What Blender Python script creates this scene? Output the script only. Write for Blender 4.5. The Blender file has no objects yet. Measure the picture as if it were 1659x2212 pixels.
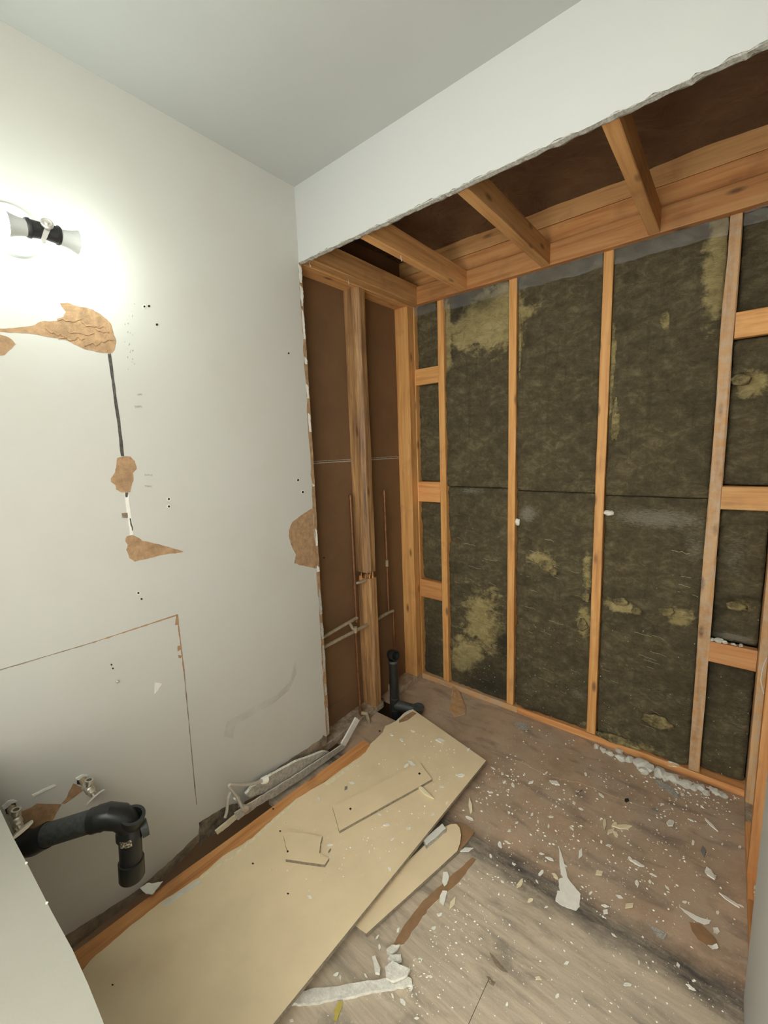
import bpy, bmesh, math, random
from mathutils import Vector, Matrix, noise
random.seed(11)
S = bpy.context.scene
COL = S.collection

# ------------------------------------------------------------------ camera
FPX, CAM = 915.9458, Vector((1.4123, -1.2326, 1.4337))
YAW, PITCH, ROLL = 0.6882, 0.1463, -0.0369
_fw = Vector((-math.sin(YAW)*math.cos(PITCH), math.cos(YAW)*math.cos(PITCH), -math.sin(PITCH)))
_r = Vector((math.cos(YAW), math.sin(YAW), 0)); _u = _r.cross(_fw)
RT = math.cos(ROLL)*_r + math.sin(ROLL)*_u
UP = -math.sin(ROLL)*_r + math.cos(ROLL)*_u
FW = _fw
cd = bpy.data.cameras.new('camera'); cam = bpy.data.objects.new('camera', cd); COL.objects.link(cam)
cd.sensor_fit = 'VERTICAL'; cd.sensor_height = 36.0; cd.lens = FPX/2212*36.0; cd.clip_start = 0.01
m = Matrix((RT, UP, -FW)).transposed().to_4x4(); m.translation = CAM; cam.matrix_world = m
S.camera = cam

# ------------------------------------------------------------------ world (added ambient fill entering by the open front side) and exposure
w = bpy.data.worlds.new('ambient_fill'); S.world = w; w.use_nodes = True
w.node_tree.nodes['Background'].inputs[0].default_value = (1.0, 1.0, 0.92, 1)
w.node_tree.nodes['Background'].inputs[1].default_value = 4.5
S.cycles.max_bounces = 5; S.cycles.diffuse_bounces = 3; S.cycles.glossy_bounces = 2; S.cycles.transparent_max_bounces = 6
S.cycles.caustics_reflective = False; S.cycles.caustics_refractive = False; S.cycles.use_adaptive_sampling = True; S.cycles.adaptive_threshold = 0.08
S.view_settings.view_transform = 'Standard'; S.view_settings.look = 'None'
S.view_settings.gamma = 1.0; S.view_settings.exposure = 0.45; S.view_settings.use_curve_mapping = False
BULB = 50.0           # emission of the two glowing bulb globes
BULB_COL = (0.86, 1.0, 0.93)

# ------------------------------------------------------------------ geometry helpers
def U(px, py, ax, v):
    """photo measurement -> point on a wall/floor plane of the room"""
    d = (px-829.5)/FPX*RT - (py-1106)/FPX*UP + FW
    i = 'XYZ'.index(ax)
    return CAM + d*((v-CAM[i])/d[i])

def finish(bm, name, mat, parent=None, smooth=False, recenter=True):
    me = bpy.data.meshes.new(name)
    bm.normal_update(); bm.to_mesh(me); bm.free()
    return link(me, name, mat, parent, smooth, recenter)

def link(me, name, mat, parent=None, smooth=False, recenter=True):
    loc = Vector((0, 0, 0))
    if recenter and len(me.vertices):
        xs = [v.co for v in me.vertices]
        lo = Vector((min(c.x for c in xs), min(c.y for c in xs), min(c.z for c in xs)))
        hi = Vector((max(c.x for c in xs), max(c.y for c in xs), max(c.z for c in xs)))
        loc = Vector(((lo.x+hi.x)/2, (lo.y+hi.y)/2, lo.z))
        me.transform(Matrix.Translation(-loc))
    if mat is not None:
        if isinstance(mat, (list, tuple)):
            for q in mat: me.materials.append(q)
        else: me.materials.append(mat)
    if smooth:
        for p in me.polygons: p.use_smooth = True
    o = bpy.data.objects.new(name, me); COL.objects.link(o); o.location = loc
    if parent is not None: put(o, parent)
    return o

def world_loc(o):
    return (world_loc(o.parent) if o.parent else Vector((0, 0, 0))) + o.location
def put(o, parent):
    o.parent = parent
    # parents only translate, so subtract their origin
    o.location = o.location - world_loc(parent)

def root(name, loc):
    o = bpy.data.objects.new(name, None); COL.objects.link(o); o.location = loc; o.empty_display_size = 0.05
    return o
def tag(o, label, cat, group=None, kind=None):
    o['label'] = label; o['category'] = cat
    if group: o['group'] = group
    if kind: o['kind'] = kind
    return o
def struct(o, label, cat):
    return tag(o, label, cat, None, 'structure')

def bm_slab(bm, pts, t):
    t = Vector(t); a = [bm.verts.new(p) for p in pts]; b = [bm.verts.new(Vector(p)+t) for p in pts]
    n = len(pts)
    f = bm.faces.new(a); g = bm.faces.new(b[::-1]); sides = []
    for i in range(n): sides.append(bm.faces.new((a[i], b[i], b[(i+1) % n], a[(i+1) % n])))
    bmesh.ops.recalc_face_normals(bm, faces=[f, g]+sides)
    return f, g, sides
def slab(name, pts, t, mat, parent=None, side_mat=None):
    bm = bmesh.new(); f, g, sides = bm_slab(bm, pts, t)
    if side_mat is not None:
        for s in sides: s.material_index = 1
        mat = [mat, side_mat]
    return finish(bm, name, mat, parent)
def bm_box(bm, lo, hi):
    x0, y0, z0 = lo; x1, y1, z1 = hi
    v = [bm.verts.new(c) for c in ((x0,y0,z0),(x1,y0,z0),(x1,y1,z0),(x0,y1,z0),(x0,y0,z1),(x1,y0,z1),(x1,y1,z1),(x0,y1,z1))]
    for q in ((0,3,2,1),(4,5,6,7),(0,1,5,4),(1,2,6,5),(2,3,7,6),(3,0,4,7)): bm.faces.new([v[i] for i in q])
def box(name, lo, hi, mat, parent=None):
    bm = bmesh.new(); bm_box(bm, lo, hi); return finish(bm, name, mat, parent)

def frame(d):
    d = d.normalized(); a = Vector((0, 0, 1)) if abs(d.z) < .9 else Vector((0, 1, 0))
    s = d.cross(a).normalized(); return d, s, s.cross(d).normalized()
def bm_tube(bm, pts, r, n=14, cap=True, hollow=0.0):
    pts = [Vector(p) for p in pts]; rr = r if isinstance(r, (list, tuple)) else [r]*len(pts)
    rings = []; prev = None
    for i, p in enumerate(pts):
        d = (pts[min(i+1, len(pts)-1)]-pts[max(i-1, 0)]).normalized()
        if prev is None:
            _, s, _t = frame(d); t = d.cross(s)
        else:
            s = (prev - d*prev.dot(d)).normalized(); t = d.cross(s)
        prev = s
        rings.append([bm.verts.new(p+rr[i]*(math.cos(2*math.pi*k/n)*s+math.sin(2*math.pi*k/n)*t)) for k in range(n)])
    for a, b in zip(rings, rings[1:]):
        for k in range(n): bm.faces.new((a[k], a[(k+1) % n], b[(k+1) % n], b[k]))
    if cap:
        bm.faces.new(rings[0][::-1]); bm.faces.new(rings[-1])
    return rings
def tube(name, pts, r, mat, parent=None, n=14, cap=True):
    bm = bmesh.new(); bm_tube(bm, pts, r, n, cap)
    bmesh.ops.recalc_face_normals(bm, faces=bm.faces)
    o = finish(bm, name, mat, parent, True); autosm(o); return o
def bm_lathe(bm, prof, org, axis, n=24):
    d, s, t = frame(Vector(axis)); org = Vector(org); rings = []
    for (h, r) in prof:
        if r < 1e-6: rings.append([bm.verts.new(org+d*h)])
        else: rings.append([bm.verts.new(org+d*h+r*(math.cos(2*math.pi*k/n)*s+math.sin(2*math.pi*k/n)*t)) for k in range(n)])
    for a, b in zip(rings, rings[1:]):
        for k in range(n):
            q = [a[k % len(a)], a[(k+1) % len(a)], b[(k+1) % len(b)], b[k % len(b)]]
            u = []
            for x in q:
                if x not in u: u.append(x)
            if len(u) > 2: bm.faces.new(u)
    bmesh.ops.recalc_face_normals(bm, faces=bm.faces)
def lathe(name, prof, org, axis, mat, parent=None, n=24):
    bm = bmesh.new(); bm_lathe(bm, prof, org, axis, n); o = finish(bm, name, mat, parent, True); autosm(o); return o
def autosm(o, ang=0.7):
    me = o.data; bm = bmesh.new(); bm.from_mesh(me)
    for e in bm.edges:
        if len(e.link_faces) == 2 and e.calc_face_angle(0) > ang: e.smooth = False
    bm.to_mesh(me); bm.free()
def fbm(v, oct=4):
    return noise.fractal(v, 1.0, 2.0, oct)

def lumber(name, p0, p1, w, h, mat, parent=None, up=(0, 0, 1), wob=0.0012, seg=14, wane=0.0, seed=0):
    """a board from p0 to p1 (centre line); w across, h along 'up'; local X is the grain"""
    p0, p1 = Vector(p0), Vector(p1); L = (p1-p0).length; d = (p1-p0)/L
    up = Vector(up); s = up.cross(d).normalized(); u = d.cross(s)
    bm = bmesh.new(); c = 0.0025; rings = []
    sec = [(-w/2+c, -h/2), (w/2-c, -h/2), (w/2, -h/2+c), (w/2, h/2-c), (w/2-c, h/2), (-w/2+c, h/2), (-w/2, h/2-c), (-w/2, -h/2+c)]
    for i in range(seg+1):
        x = L*i/seg; ring = []
        for k, (a, b) in enumerate(sec):
            q = noise.noise(Vector((x*4+seed*7.3, k*1.7, seed*3.1)))*wob
            q2 = noise.noise(Vector((x*4+seed*7.3+50, k*1.7, seed*3.1)))*wob
            if wane and k in (3, 4):
                ww = wane*(0.55+0.6*noise.noise(Vector((x*2.2+seed, 3.3, 0))))
                if k == 3: b -= max(0, ww)
                else: a -= max(0, ww)
            ring.append(bm.verts.new((x, a+q, b+q2)))
        rings.append(ring)
    for a, b in zip(rings, rings[1:]):
        for k in range(8): bm.faces.new((a[k], a[(k+1) % 8], b[(k+1) % 8], b[k]))
    bm.faces.new(rings[0][::-1]); bm.faces.new(rings[-1])
    bmesh.ops.recalc_face_normals(bm, faces=bm.faces)
    me = bpy.data.meshes.new(name); bm.to_mesh(me); bm.free(); me.materials.append(mat)
    o = bpy.data.objects.new(name, me); COL.objects.link(o)
    mm = Matrix((d, s, u)).transposed().to_4x4(); mm.translation = p0
    o.matrix_world = mm
    if parent is not None:
        o.parent = parent; mm = mm.copy(); mm.translation = p0 - world_loc(parent); o.matrix_basis = mm
    return o

def jag(a, b, n, amp, seed=0, nrm=None):
    a, b = Vector(a), Vector(b); rnd = random.Random(seed); out = []
    for i in range(n):
        t = (i+rnd.uniform(-.3, .3))/n if i else 0
        out.append(a.lerp(b, t)+Vector(nrm)*(rnd.uniform(-amp, amp) if i else 0))
    return out
def rough_poly(pts, amp, seed, n=2, normal='X'):
    """subdivide polygon edges with small irregular offsets inside its plane"""
    rnd = random.Random(seed); out = []; L = len(pts)
    for i in range(L):
        a, b = Vector(pts[i]), Vector(pts[(i+1) % L]); d = (b-a)
        ax = {'X': Vector((1,0,0)), 'Y': Vector((0,1,0)), 'Z': Vector((0,0,1))}[normal]
        nn = d.cross(ax).normalized() if d.length > 0 else Vector((0,0,0))
        k = max(1, min(n, int(d.length/0.006)))
        out.append(a)
        for j in range(1, k): out.append(a+d*(j/k)+nn*rnd.uniform(-amp, amp))
    return out

# ------------------------------------------------------------------ materials
def mat(name):
    mm = bpy.data.materials.new(name); mm.use_nodes = True
    nt = mm.node_tree; return mm, nt, nt.nodes['Principled BSDF']
def nd(nt, t, **kw):
    n = nt.nodes.new(t)
    for k, v in kw.items():
        if k.startswith('i_'):
            key = k[2:]
            n.inputs[int(key) if key.isdigit() else key].default_value = v
        else: setattr(n, k, v)
    return n
def coords(nt, scale=(1, 1, 1), world=False):
    tc = nd(nt, 'ShaderNodeNewGeometry') if world else nd(nt, 'ShaderNodeTexCoord')
    mp = nd(nt, 'ShaderNodeMapping'); mp.inputs['Scale'].default_value = scale
    nt.links.new(tc.outputs['Position' if world else 'Object'], mp.inputs[0]); return mp.outputs[0]
def noise_t(nt, vec, scale, detail=4, rough=.6, dist=0):
    n = nd(nt, 'ShaderNodeTexNoise'); n.inputs['Scale'].default_value = scale; n.inputs['Detail'].default_value = detail
    n.inputs['Roughness'].default_value = rough; n.inputs['Distortion'].default_value = dist
    nt.links.new(vec, n.inputs['Vector']); return n.outputs['Fac']
def ramp(nt, fac, stops):
    r = nd(nt, 'ShaderNodeValToRGB'); e = r.color_ramp.elements
    while len(e) < len(stops): e.new(0.5)
    for q, (p, c) in zip(e, stops):
        q.position = p; q.color = (*c, 1) if len(c) == 3 else c
    nt.links.new(fac, r.inputs[0]); return r.outputs[0]
def mix(nt, fac, a, b, mode='MIX'):
    x = nd(nt, 'ShaderNodeMix', data_type='RGBA', blend_type=mode)
    for s, v in ((x.inputs['Factor'], fac), (x.inputs['A'], a), (x.inputs['B'], b)):
        if isinstance(v, (int, float)): s.default_value = v
        elif isinstance(v, tuple): s.default_value = (*v, 1) if len(v) == 3 else v
        else: nt.links.new(v, s)
    return x.outputs['Result']
def bump(nt, b, h, strength=.3, dist=.005):
    n = nd(nt, 'ShaderNodeBump'); n.inputs['Strength'].default_value = strength; n.inputs['Distance'].default_value = dist
    nt.links.new(h, n.inputs['Height']); nt.links.new(n.outputs[0], b.inputs['Normal'])
def g(v): return (v, v, v)
def mathn(nt, op, a, b=None):
    n = nd(nt, 'ShaderNodeMath', operation=op)
    for s, v in zip(n.inputs, (a, b)):
        if v is None: continue
        if isinstance(v, (int, float)): s.default_value = v
        else: nt.links.new(v, s)
    return n.outputs[0]

def paint_mat(name, c, rough=.45, dirt=(0.45, 0.40, 0.32), amount=.25):
    mm, nt, b = mat(name); v = coords(nt)
    n1 = noise_t(nt, v, 3.0, 5, .6); d = ramp(nt, n1, [(.48, g(0)), (.75, g(1))])
    f = mathn(nt, 'MULTIPLY', d, amount)
    nt.links.new(mix(nt, f, c, dirt), b.inputs['Base Color']); b.inputs['Roughness'].default_value = rough
    bump(nt, b, noise_t(nt, v, 260, 3, .5), .12, .001); return mm
M = {}
M['paint'] = paint_mat('painted_drywall', (.525, .51, .465))
M['ceil'] = paint_mat('ceiling_paint', (.455, .465, .445), .6, (.6, .6, .55), .15)
M['header'] = paint_mat('header_paint', (.495, .50, .485), .5, (.6, .58, .5), .15)
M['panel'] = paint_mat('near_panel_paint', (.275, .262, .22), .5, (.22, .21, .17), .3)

def wood_mat(name, c0, c1, c2, dust=0.0, random_amt=.35):
    mm, nt, b = mat(name)
    oi = nd(nt, 'ShaderNodeObjectInfo')
    tc = nd(nt, 'ShaderNodeTexCoord'); ad = nd(nt, 'ShaderNodeVectorMath', operation='ADD')
    sc = nd(nt, 'ShaderNodeVectorMath', operation='SCALE'); sc.inputs[0].default_value = (37, 19, 11)
    nt.links.new(oi.outputs['Random'], sc.inputs['Scale'])
    nt.links.new(tc.outputs['Object'], ad.inputs[0]); nt.links.new(sc.outputs[0], ad.inputs[1])
    mp = nd(nt, 'ShaderNodeMapping'); mp.inputs['Scale'].default_value = (1.2, 22, 22); nt.links.new(ad.outputs[0], mp.inputs[0])
    n1 = noise_t(nt, mp.outputs[0], 2.2, 4, .65, .4)
    col = ramp(nt, n1, [(.30, c0), (.5, c1), (.72, c2)])
    mp2 = nd(nt, 'ShaderNodeMapping'); mp2.inputs['Scale'].default_value = (3.2, 9, 9); nt.links.new(ad.outputs[0], mp2.inputs[0])
    vo = nd(nt, 'ShaderNodeTexVoronoi'); vo.inputs['Scale'].default_value = 1.5; nt.links.new(mp2.outputs[0], vo.inputs['Vector'])
    kn = ramp(nt, vo.outputs['Distance'], [(.06, g(1)), (.17, g(0))])
    col = mix(nt, mathn(nt, 'MULTIPLY', kn, .75), col, (.10, .045, .02))
    n2 = noise_t(nt, ad.outputs[0], 5, 4, .6)
    st = ramp(nt, n2, [(.55, g(0)), (.75, g(1))])
    col = mix(nt, mathn(nt, 'MULTIPLY', st, .4), col, (.20, .10, .045))
    rnd = mathn(nt, 'ADD', mathn(nt, 'MULTIPLY', oi.outputs['Random'], random_amt), 1-random_amt*.75)
    cm = nd(nt, 'ShaderNodeVectorMath', operation='SCALE'); nt.links.new(col, cm.inputs[0]); nt.links.new(rnd, cm.inputs['Scale'])
    out = cm.outputs[0]
    if dust:
        nd1 = noise_t(nt, ad.outputs[0], 30, 5, .7)
        out = mix(nt, mathn(nt, 'MULTIPLY', ramp(nt, nd1, [(.4, g(0)), (.65, g(1))]), dust), out, (.5, .46, .38))
    nt.links.new(out, b.inputs['Base Color']); b.inputs['Roughness'].default_value = .6
    bump(nt, b, n1, .25, .002); return mm
M['wood'] = wood_mat('framing_lumber', (.56, .25, .075), (.75, .375, .12), (.83, .49, .19))
M['woodred'] = wood_mat('reddish_lumber', (.54, .215, .070), (.72, .33, .115), (.80, .43, .175))
M['woodbark'] = wood_mat('weathered_lumber', (.13, .066, .032), (.36, .19, .08), (.68, .40, .16))
M['wooddust'] = wood_mat('dusty_lumber', (.50, .25, .095), (.66, .36, .145), (.74, .45, .20), .5)
M['woodgrey'] = wood_mat('dust_covered_lumber', (.26, .17, .10), (.38, .26, .15), (.46, .33, .2), .85)
M['woodtop'] = wood_mat('joist_lumber', (.52, .25, .095), (.72, .38, .145), (.80, .47, .20))

def simple(name, c, rough=.6, metal=0.0, var=.3, nscale=12, bumpv=0.0, bscale=60):
    mm, nt, b = mat(name); v = coords(nt)
    n1 = noise_t(nt, v, nscale, 5, .65)
    lo = tuple(x*(1-var) for x in c); hi = tuple(min(1, x*(1+var)) for x in c)
    nt.links.new(ramp(nt, n1, [(.3, lo), (.7, hi)]), b.inputs['Base Color'])
    b.inputs['Roughness'].default_value = rough; b.inputs['Metallic'].default_value = metal
    if bumpv: bump(nt, b, noise_t(nt, v, bscale, 6, .7), bumpv, .004)
    return mm
M['strip'] = simple('pale_torn_drywall', (.46, .42, .35), .9, 0, .35, 90, .8, 160)
M['kraft'] = simple('brown_drywall_paper', (.18, .096, .044), .75, 0, .12, 4, .08, 300)
M['torn'] = simple('torn_kraft_paper', (.37, .225, .118), .85, 0, .32, 38, .9, 60)
M['tornw'] = simple('torn_white_paper', (.74, .72, .66), .8, 0, .1, 30, .3, 90)
M['gyps'] = simple('crumbly_gypsum', (.46, .44, .39), .95, 0, .45, 160, .9, 220)
M['gypsw'] = simple('white_plaster', (.84, .81, .72), .95, 0, .2, 60, .6, 150)
M['scar'] = simple('dirty_bare_wallboard', (.24, .185, .125), .9, 0, .55, 18, .4, 60)
M['mould'] = simple('mouldy_wallboard', (.15, .12, .085), .95, 0, .8, 26, .5, 60)
M['board'] = simple('tan_board_paper', (.84, .68, .44), .7, 0, .07, 5, .05, 260)
M['boardedge'] = simple('grey_board_core', (.30, .25, .18), .9, 0, .35, 90, .6, 200)
M['copper'] = simple('aged_copper', (.21, .092, .042), .5, .5, .35, 25)
M['copperdust'] = simple('dusty_copper', (.36, .29, .19), .7, .25, .25, 40)
M['brass'] = simple('plated_brass', (.68, .63, .54), .32, .8, .15, 60)
M['chrome'] = simple('brushed_metal', (.72, .70, .65), .3, .7, .12, 60)
M['braid'] = simple('braided_steel', (.56, .53, .47), .45, .35, .3, 400, .4, 500)
M['abs'] = simple('black_plastic_pipe', (.018, .019, .019), .35, 0, .3, 30, .05, 200)
M['absdust'] = simple('dusty_black_pipe', (.05, .054, .052), .5, 0, .45, 90, .1, 300)
M['void'] = simple('underfloor_shade', (.012, .010, .008), .9, 0, .3, 5)  # near-black colour stands for the shade under the floor
M['hole'] = simple('hole_shade_and_plug', (.02, .017, .013), .95, 0, .3, 60)  # near-black for the shade inside holes, also the black plug
M['smudge'] = simple('grey_scuff', (.36, .35, .31), .8, 0, .35, 300)
M['flakew'] = simple('white_paint_flake', (.90, .88, .79), .55, 0, .06, 30)
M['flakey'] = simple('cream_drywall_chip', (.84, .74, .5), .8, 0, .15, 60)
M['brownpaper'] = simple('brown_paper_scrap', (.33, .19, .095), .8, 0, .2, 20)
M['metalbead'] = simple('exposed_metal_bead', (.115, .105, .095), .5, .5, .7, 45)
M['blackpl'] = simple('black_socket', (.02, .02, .022), .4, 0, .2, 40)
M['white_enamel'] = simple('white_enamel', (.55, .58, .56), .3, 0, .03, 10)
M['collar'] = simple('white_bulb_collar', (.55, .57, .55), .45, 0, .05, 20)
M['sheath'] = simple('wall_sheathing', (.05, .04, .03), .9, 0, .3, 10)
M['sticker'] = None

mm, nt, b = mat('bulb_glow'); b.inputs['Base Color'].default_value = (.9, .9, .9, 1)
b.inputs['Emission Color'].default_value = (*BULB_COL, 1); b.inputs['Emission Strength'].default_value = BULB; M['glow'] = mm

# pipe sticker: pale label with small dark print
mm, nt, b = mat('pipe_sticker'); v = coords(nt, (1, 1, 1))
vo = nd(nt, 'ShaderNodeTexVoronoi', distance='CHEBYCHEV'); vo.inputs['Scale'].default_value = 210; nt.links.new(v, vo.inputs['Vector'])
nt.links.new(ramp(nt, vo.outputs['Distance'], [(.42, (.10, .09, .07)), (.5, (.62, .55, .36))]), b.inputs['Base Color']); M['sticker'] = mm

# brown plastic sheet above the joists
mm, nt, b = mat('brown_plastic_sheet'); v = coords(nt)
nt.links.new(ramp(nt, noise_t(nt, v, 2.5, 5, .6), [(.3, (.07, .038, .024)), (.7, (.16, .09, .058))]), b.inputs['Base Color'])
b.inputs['Roughness'].default_value = .33; bump(nt, b, noise_t(nt, v, 9, 3, .5, 1.5), .5, .03); M['polybrown'] = mm

# clear polyethylene
mm, nt, b = mat('clear_polyethylene'); v = coords(nt)
b.inputs['Base Color'].default_value = (.55, .55, .54, 1); b.inputs['Roughness'].default_value = .16
tr = nd(nt, 'ShaderNodeBsdfTransparent'); ms = nd(nt, 'ShaderNodeMixShader'); ms.inputs[0].default_value = .16
nt.links.new(tr.outputs[0], ms.inputs[1]); nt.links.new(b.outputs[0], ms.inputs[2])
nt.links.new(ms.outputs[0], nt.nodes['Material Output'].inputs[0])
bump(nt, b, noise_t(nt, v, 22, 2, .5, 1.0), .6, .02); M['poly'] = mm

# mineral wool
mm, nt, b = mat('mineral_wool'); v = coords(nt)
at = nd(nt, 'ShaderNodeAttribute'); at.attribute_name = 'tone'
sp = nd(nt, 'ShaderNodeSeparateColor'); nt.links.new(at.outputs['Color'], sp.inputs[0])
n1 = noise_t(nt, coords(nt, (1, 1, 1.35)), 17, 6, .78, .35); n2 = noise_t(nt, coords(nt, (1, 1, 5)), 60, 4, .7)
n3 = noise_t(nt, v, 3.2, 4, .6); n4 = noise_t(nt, v, 9, 5, .65); n5 = noise_t(nt, coords(nt, (1, 1, .06)), 42, 3, .6)
col = ramp(nt, n1, [(.31, (.056, .043, .020)), (.5, (.132, .104, .052)), (.70, (.27, .222, .118))])
col = mix(nt, ramp(nt, n3, [(.35, g(0)), (.68, g(.55))]), col, (.062, .050, .026))
col = mix(nt, ramp(nt, n5, [(.60, g(0)), (.72, g(.45))]), col, (.05, .038, .02))
yel = ramp(nt, n1, [(.28, (.21, .162, .062)), (.52, (.42, .338, .148)), (.76, (.58, .485, .245))])
fy = ramp(nt, mathn(nt, 'ADD', sp.outputs[0], mathn(nt, 'ADD', mathn(nt, 'MULTIPLY', mathn(nt, 'SUBTRACT', n4, .5), 1.5), mathn(nt, 'MULTIPLY', mathn(nt, 'SUBTRACT', n1, .5), .7))), [(.36, g(0)), (.62, g(1))])
col = mix(nt, mathn(nt, 'MULTIPLY', fy, ramp(nt, sp.outputs[0], [(.02, g(0)), (.2, g(1))])), col, yel)
fd = ramp(nt, mathn(nt, 'ADD', sp.outputs[1], mathn(nt, 'MULTIPLY', mathn(nt, 'SUBTRACT', n2, .5), 1.2)), [(.42, g(0)), (.75, g(.6))])
col = mix(nt, fd, col, (.36, .33, .26))
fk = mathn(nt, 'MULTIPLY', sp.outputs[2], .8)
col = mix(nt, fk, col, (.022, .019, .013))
nt.links.new(col, b.inputs['Base Color']); b.inputs['Roughness'].default_value = .95
bump(nt, b, mathn(nt, 'ADD', n1, mathn(nt, 'MULTIPLY', n2, .5)), 1.0, .012); M['wool'] = mm

# floor: worn plywood/particle board with dust, a dark mould band where the tub apron stood
def floor_mat(name, base, grain, front):
    mm, nt, b = mat(name); v = coords(nt, (1, 1, 1), True)
    gv = coords(nt, (2.2, 26, 1), True)
    n1 = noise_t(nt, gv, 2.0, 6, .65, .6) if front else noise_t(nt, v, 6, 6, .65)
    col = ramp(nt, n1, [(.28, grain), (.55, base), (.8, tuple(x*1.22 for x in base))])
    n2 = noise_t(nt, v, 4.5, 5, .6)
    col = mix(nt, ramp(nt, n2, [(.45, g(0)), (.7, g(.5))]), col, (.50, .43, .34))
    # mould band
    sx = nd(nt, 'ShaderNodeSeparateXYZ'); nt.links.new(v, sx.inputs[0])
    nb = noise_t(nt, coords(nt, (7, 7, 7), True), 1.0, 5, .7)
    yy = mathn(nt, 'ADD', mathn(nt, 'SUBTRACT', sx.outputs[1], -0.005), mathn(nt, 'MULTIPLY', mathn(nt, 'SUBTRACT', nb, .5), .13))
    band = ramp(nt, mathn(nt, 'ABSOLUTE', yy), [(.012, g(1)), (.075, g(0))])
    band2 = mathn(nt, 'MULTIPLY', band, ramp(nt, noise_t(nt, coords(nt, (3, 14, 1), True), 2, 4, .7), [(.25, g(.25)), (.6, g(.95))]))
    col = mix(nt, band2, col, (.055, .047, .042))
    # grey stains
    n5 = noise_t(nt, coords(nt, (2.5, 7, 1), True), 2.2, 4, .6, .5)
    col = mix(nt, ramp(nt, n5, [(.52, g(0)), (.70, g(.6))]), col, (.16, .135, .115))
    # plaster dust
    n3 = noise_t(nt, v, 120, 5, .75); n4 = noise_t(nt, v, 5.5, 4, .65)
    sp_ = mathn(nt, 'MULTIPLY', ramp(nt, n3, [(.57, g(0)), (.70, g(1))]), ramp(nt, n4, [(.36, g(0)), (.60, g(.95))]))
    col = mix(nt, sp_, col, (.66, .61, .52))
    nt.links.new(col, b.inputs['Base Color']); b.inputs['Roughness'].default_value = .8
    bump(nt, b, mathn(nt, 'ADD', n1, n3), .25, .003); return mm
M['floor_a'] = floor_mat('alcove_subfloor', (.50, .355, .24), (.38, .265, .175), False)
M['floor_f'] = floor_mat('front_plywood', (.60, .495, .365), (.40, .32, .235), True)

# ------------------------------------------------------------------ room constants (metres)
D1, H, HB, ZL = 0.822, 2.473, 2.197, 2.203
XL, XR, XW = -0.013, 1.536, 1.523
FARL, FARR = XL-0.089, XR+0.089

# ================================================================== SETTING
ceiling = struct(box('ceiling', (-.11, -1.5, H), (XW+.11, 0.012, H+.02), M['ceil']), 'pale painted ceiling meeting the left wall and the header', 'ceiling')

# ---- unseen wall stub, added to keep fill light off the left side
struct(box('light_block_wall', (-.11, -1.60, -.02), (.55, -1.50, H+.02), M['header']), 'unseen wall stub behind the viewer, added to block light', 'wall')

# ---- left wall: painted drywall with ragged right and bottom edges
pts = [Vector((0, -1.6, H)), Vector((0, 0, H)), Vector((0, 0.0, HB-.004))]
pts += jag((0, -.002, HB-.01), (0, -.008, .075), 70, .0035, 3, (0, 1, 0))
pts += jag((0, -.008, .072), (0, -.62, .066), 24, .006, 4, (0, 0, 1))
pts += jag((0, -.62, .05), (0, -1.05, .026), 14, .004, 5, (0, 0, 1))
pts += [Vector((0, -1.6, .02))]
wl = struct(slab('wall_left', pts, (-.0127, 0, 0), M['paint'], None, M['gyps']), 'white painted left wall with brown torn patches and scars', 'wall')
def wp(px, py, x=0.0006): return U(px, py, 'X', x)
def patch(name, pxs, mt, seed, x=0.0007, amp=.0012, n=4, parent=wl):
    p = rough_poly([wp(a, b_, x) for a, b_ in pxs], amp, seed, n)
    return slab(name, p, (-x*1.4, 0, 0), mt, parent)
def crop(ox, oy, s, l): return [(ox+a*s, oy+b_*s) for a, b_ in l]
A = crop(0, 600, .205, [(-80,540),(0,535),(130,530),(300,510),(370,495),(430,462),(605,455),(600,430),(670,410),(695,360),(650,300),(635,268),(700,262),(860,308),(980,335),(1080,400),(1170,485),(1200,600),(1225,660),(1205,760),(1160,800),(1050,785),(920,760),(780,700),(690,655),(550,630),(330,590),(150,575),(0,570),(-80,560)])
patch('torn_patch', A, M['torn'], 1)
patch('torn_patch', crop(0, 600, .205, [(-140,590),(0,598),(60,615),(130,655),(165,700),(130,740),(75,785),(50,815),(0,822),(-140,800)]), M['torn'], 2)
B = crop(180, 740, .2712, [(270,920),(330,905),(375,908),(410,945),(425,1010),(395,1040),(400,1100),(385,1140),(375,1190),(310,1195),(260,1170),(255,1135),(220,1110),(220,1080),(255,1030),(265,960)])
patch('torn_patch', B, M['torn'], 3)
Cp = crop(180, 740, .2712, [(335,1570),(345,1545),(385,1535),(440,1555),(470,1580),(600,1605),(700,1635),(800,1665),(760,1675),(640,1690),(540,1715),(410,1745),(370,1720),(360,1690),(342,1650),(355,1610),(338,1590)])
patch('torn_patch', Cp, M['torn'], 4)
Dp = crop(620, 980, .2802, [(205,418),(190,425),(150,450),(90,490),(40,530),(15,590),(15,640),(30,700),(60,760),(70,780),(55,845),(100,860),(160,870),(225,885),(232,860),(228,800),(215,700),(205,560)])
patch('torn_patch', Dp, M['torn'], 5)
# ridges of layered torn paper on the big patch
rnd = random.Random(5)
for (a, b_, c, d) in [(480,520,720,640),(700,560,1000,590),(620,640,900,625),(850,480,1080,520),(900,700,1180,640),(600,430,860,440),(1000,520,1150,560)]:
    q = []
    for i in range(9):
        t = i/8; q.append((a+(c-a)*t+rnd.uniform(-10, 10), b_+(d-b_)*t+rnd.uniform(-18, 18)))
    low = [(x, y+6+rnd.uniform(4, 22)*math.sin(math.pi*i/8)) for i, (x, y) in enumerate(q)]
    patch('paper_ridge', crop(0, 600, .205, q+low[::-1]), M['torn'], 6, .0022, .0004, 2)
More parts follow.
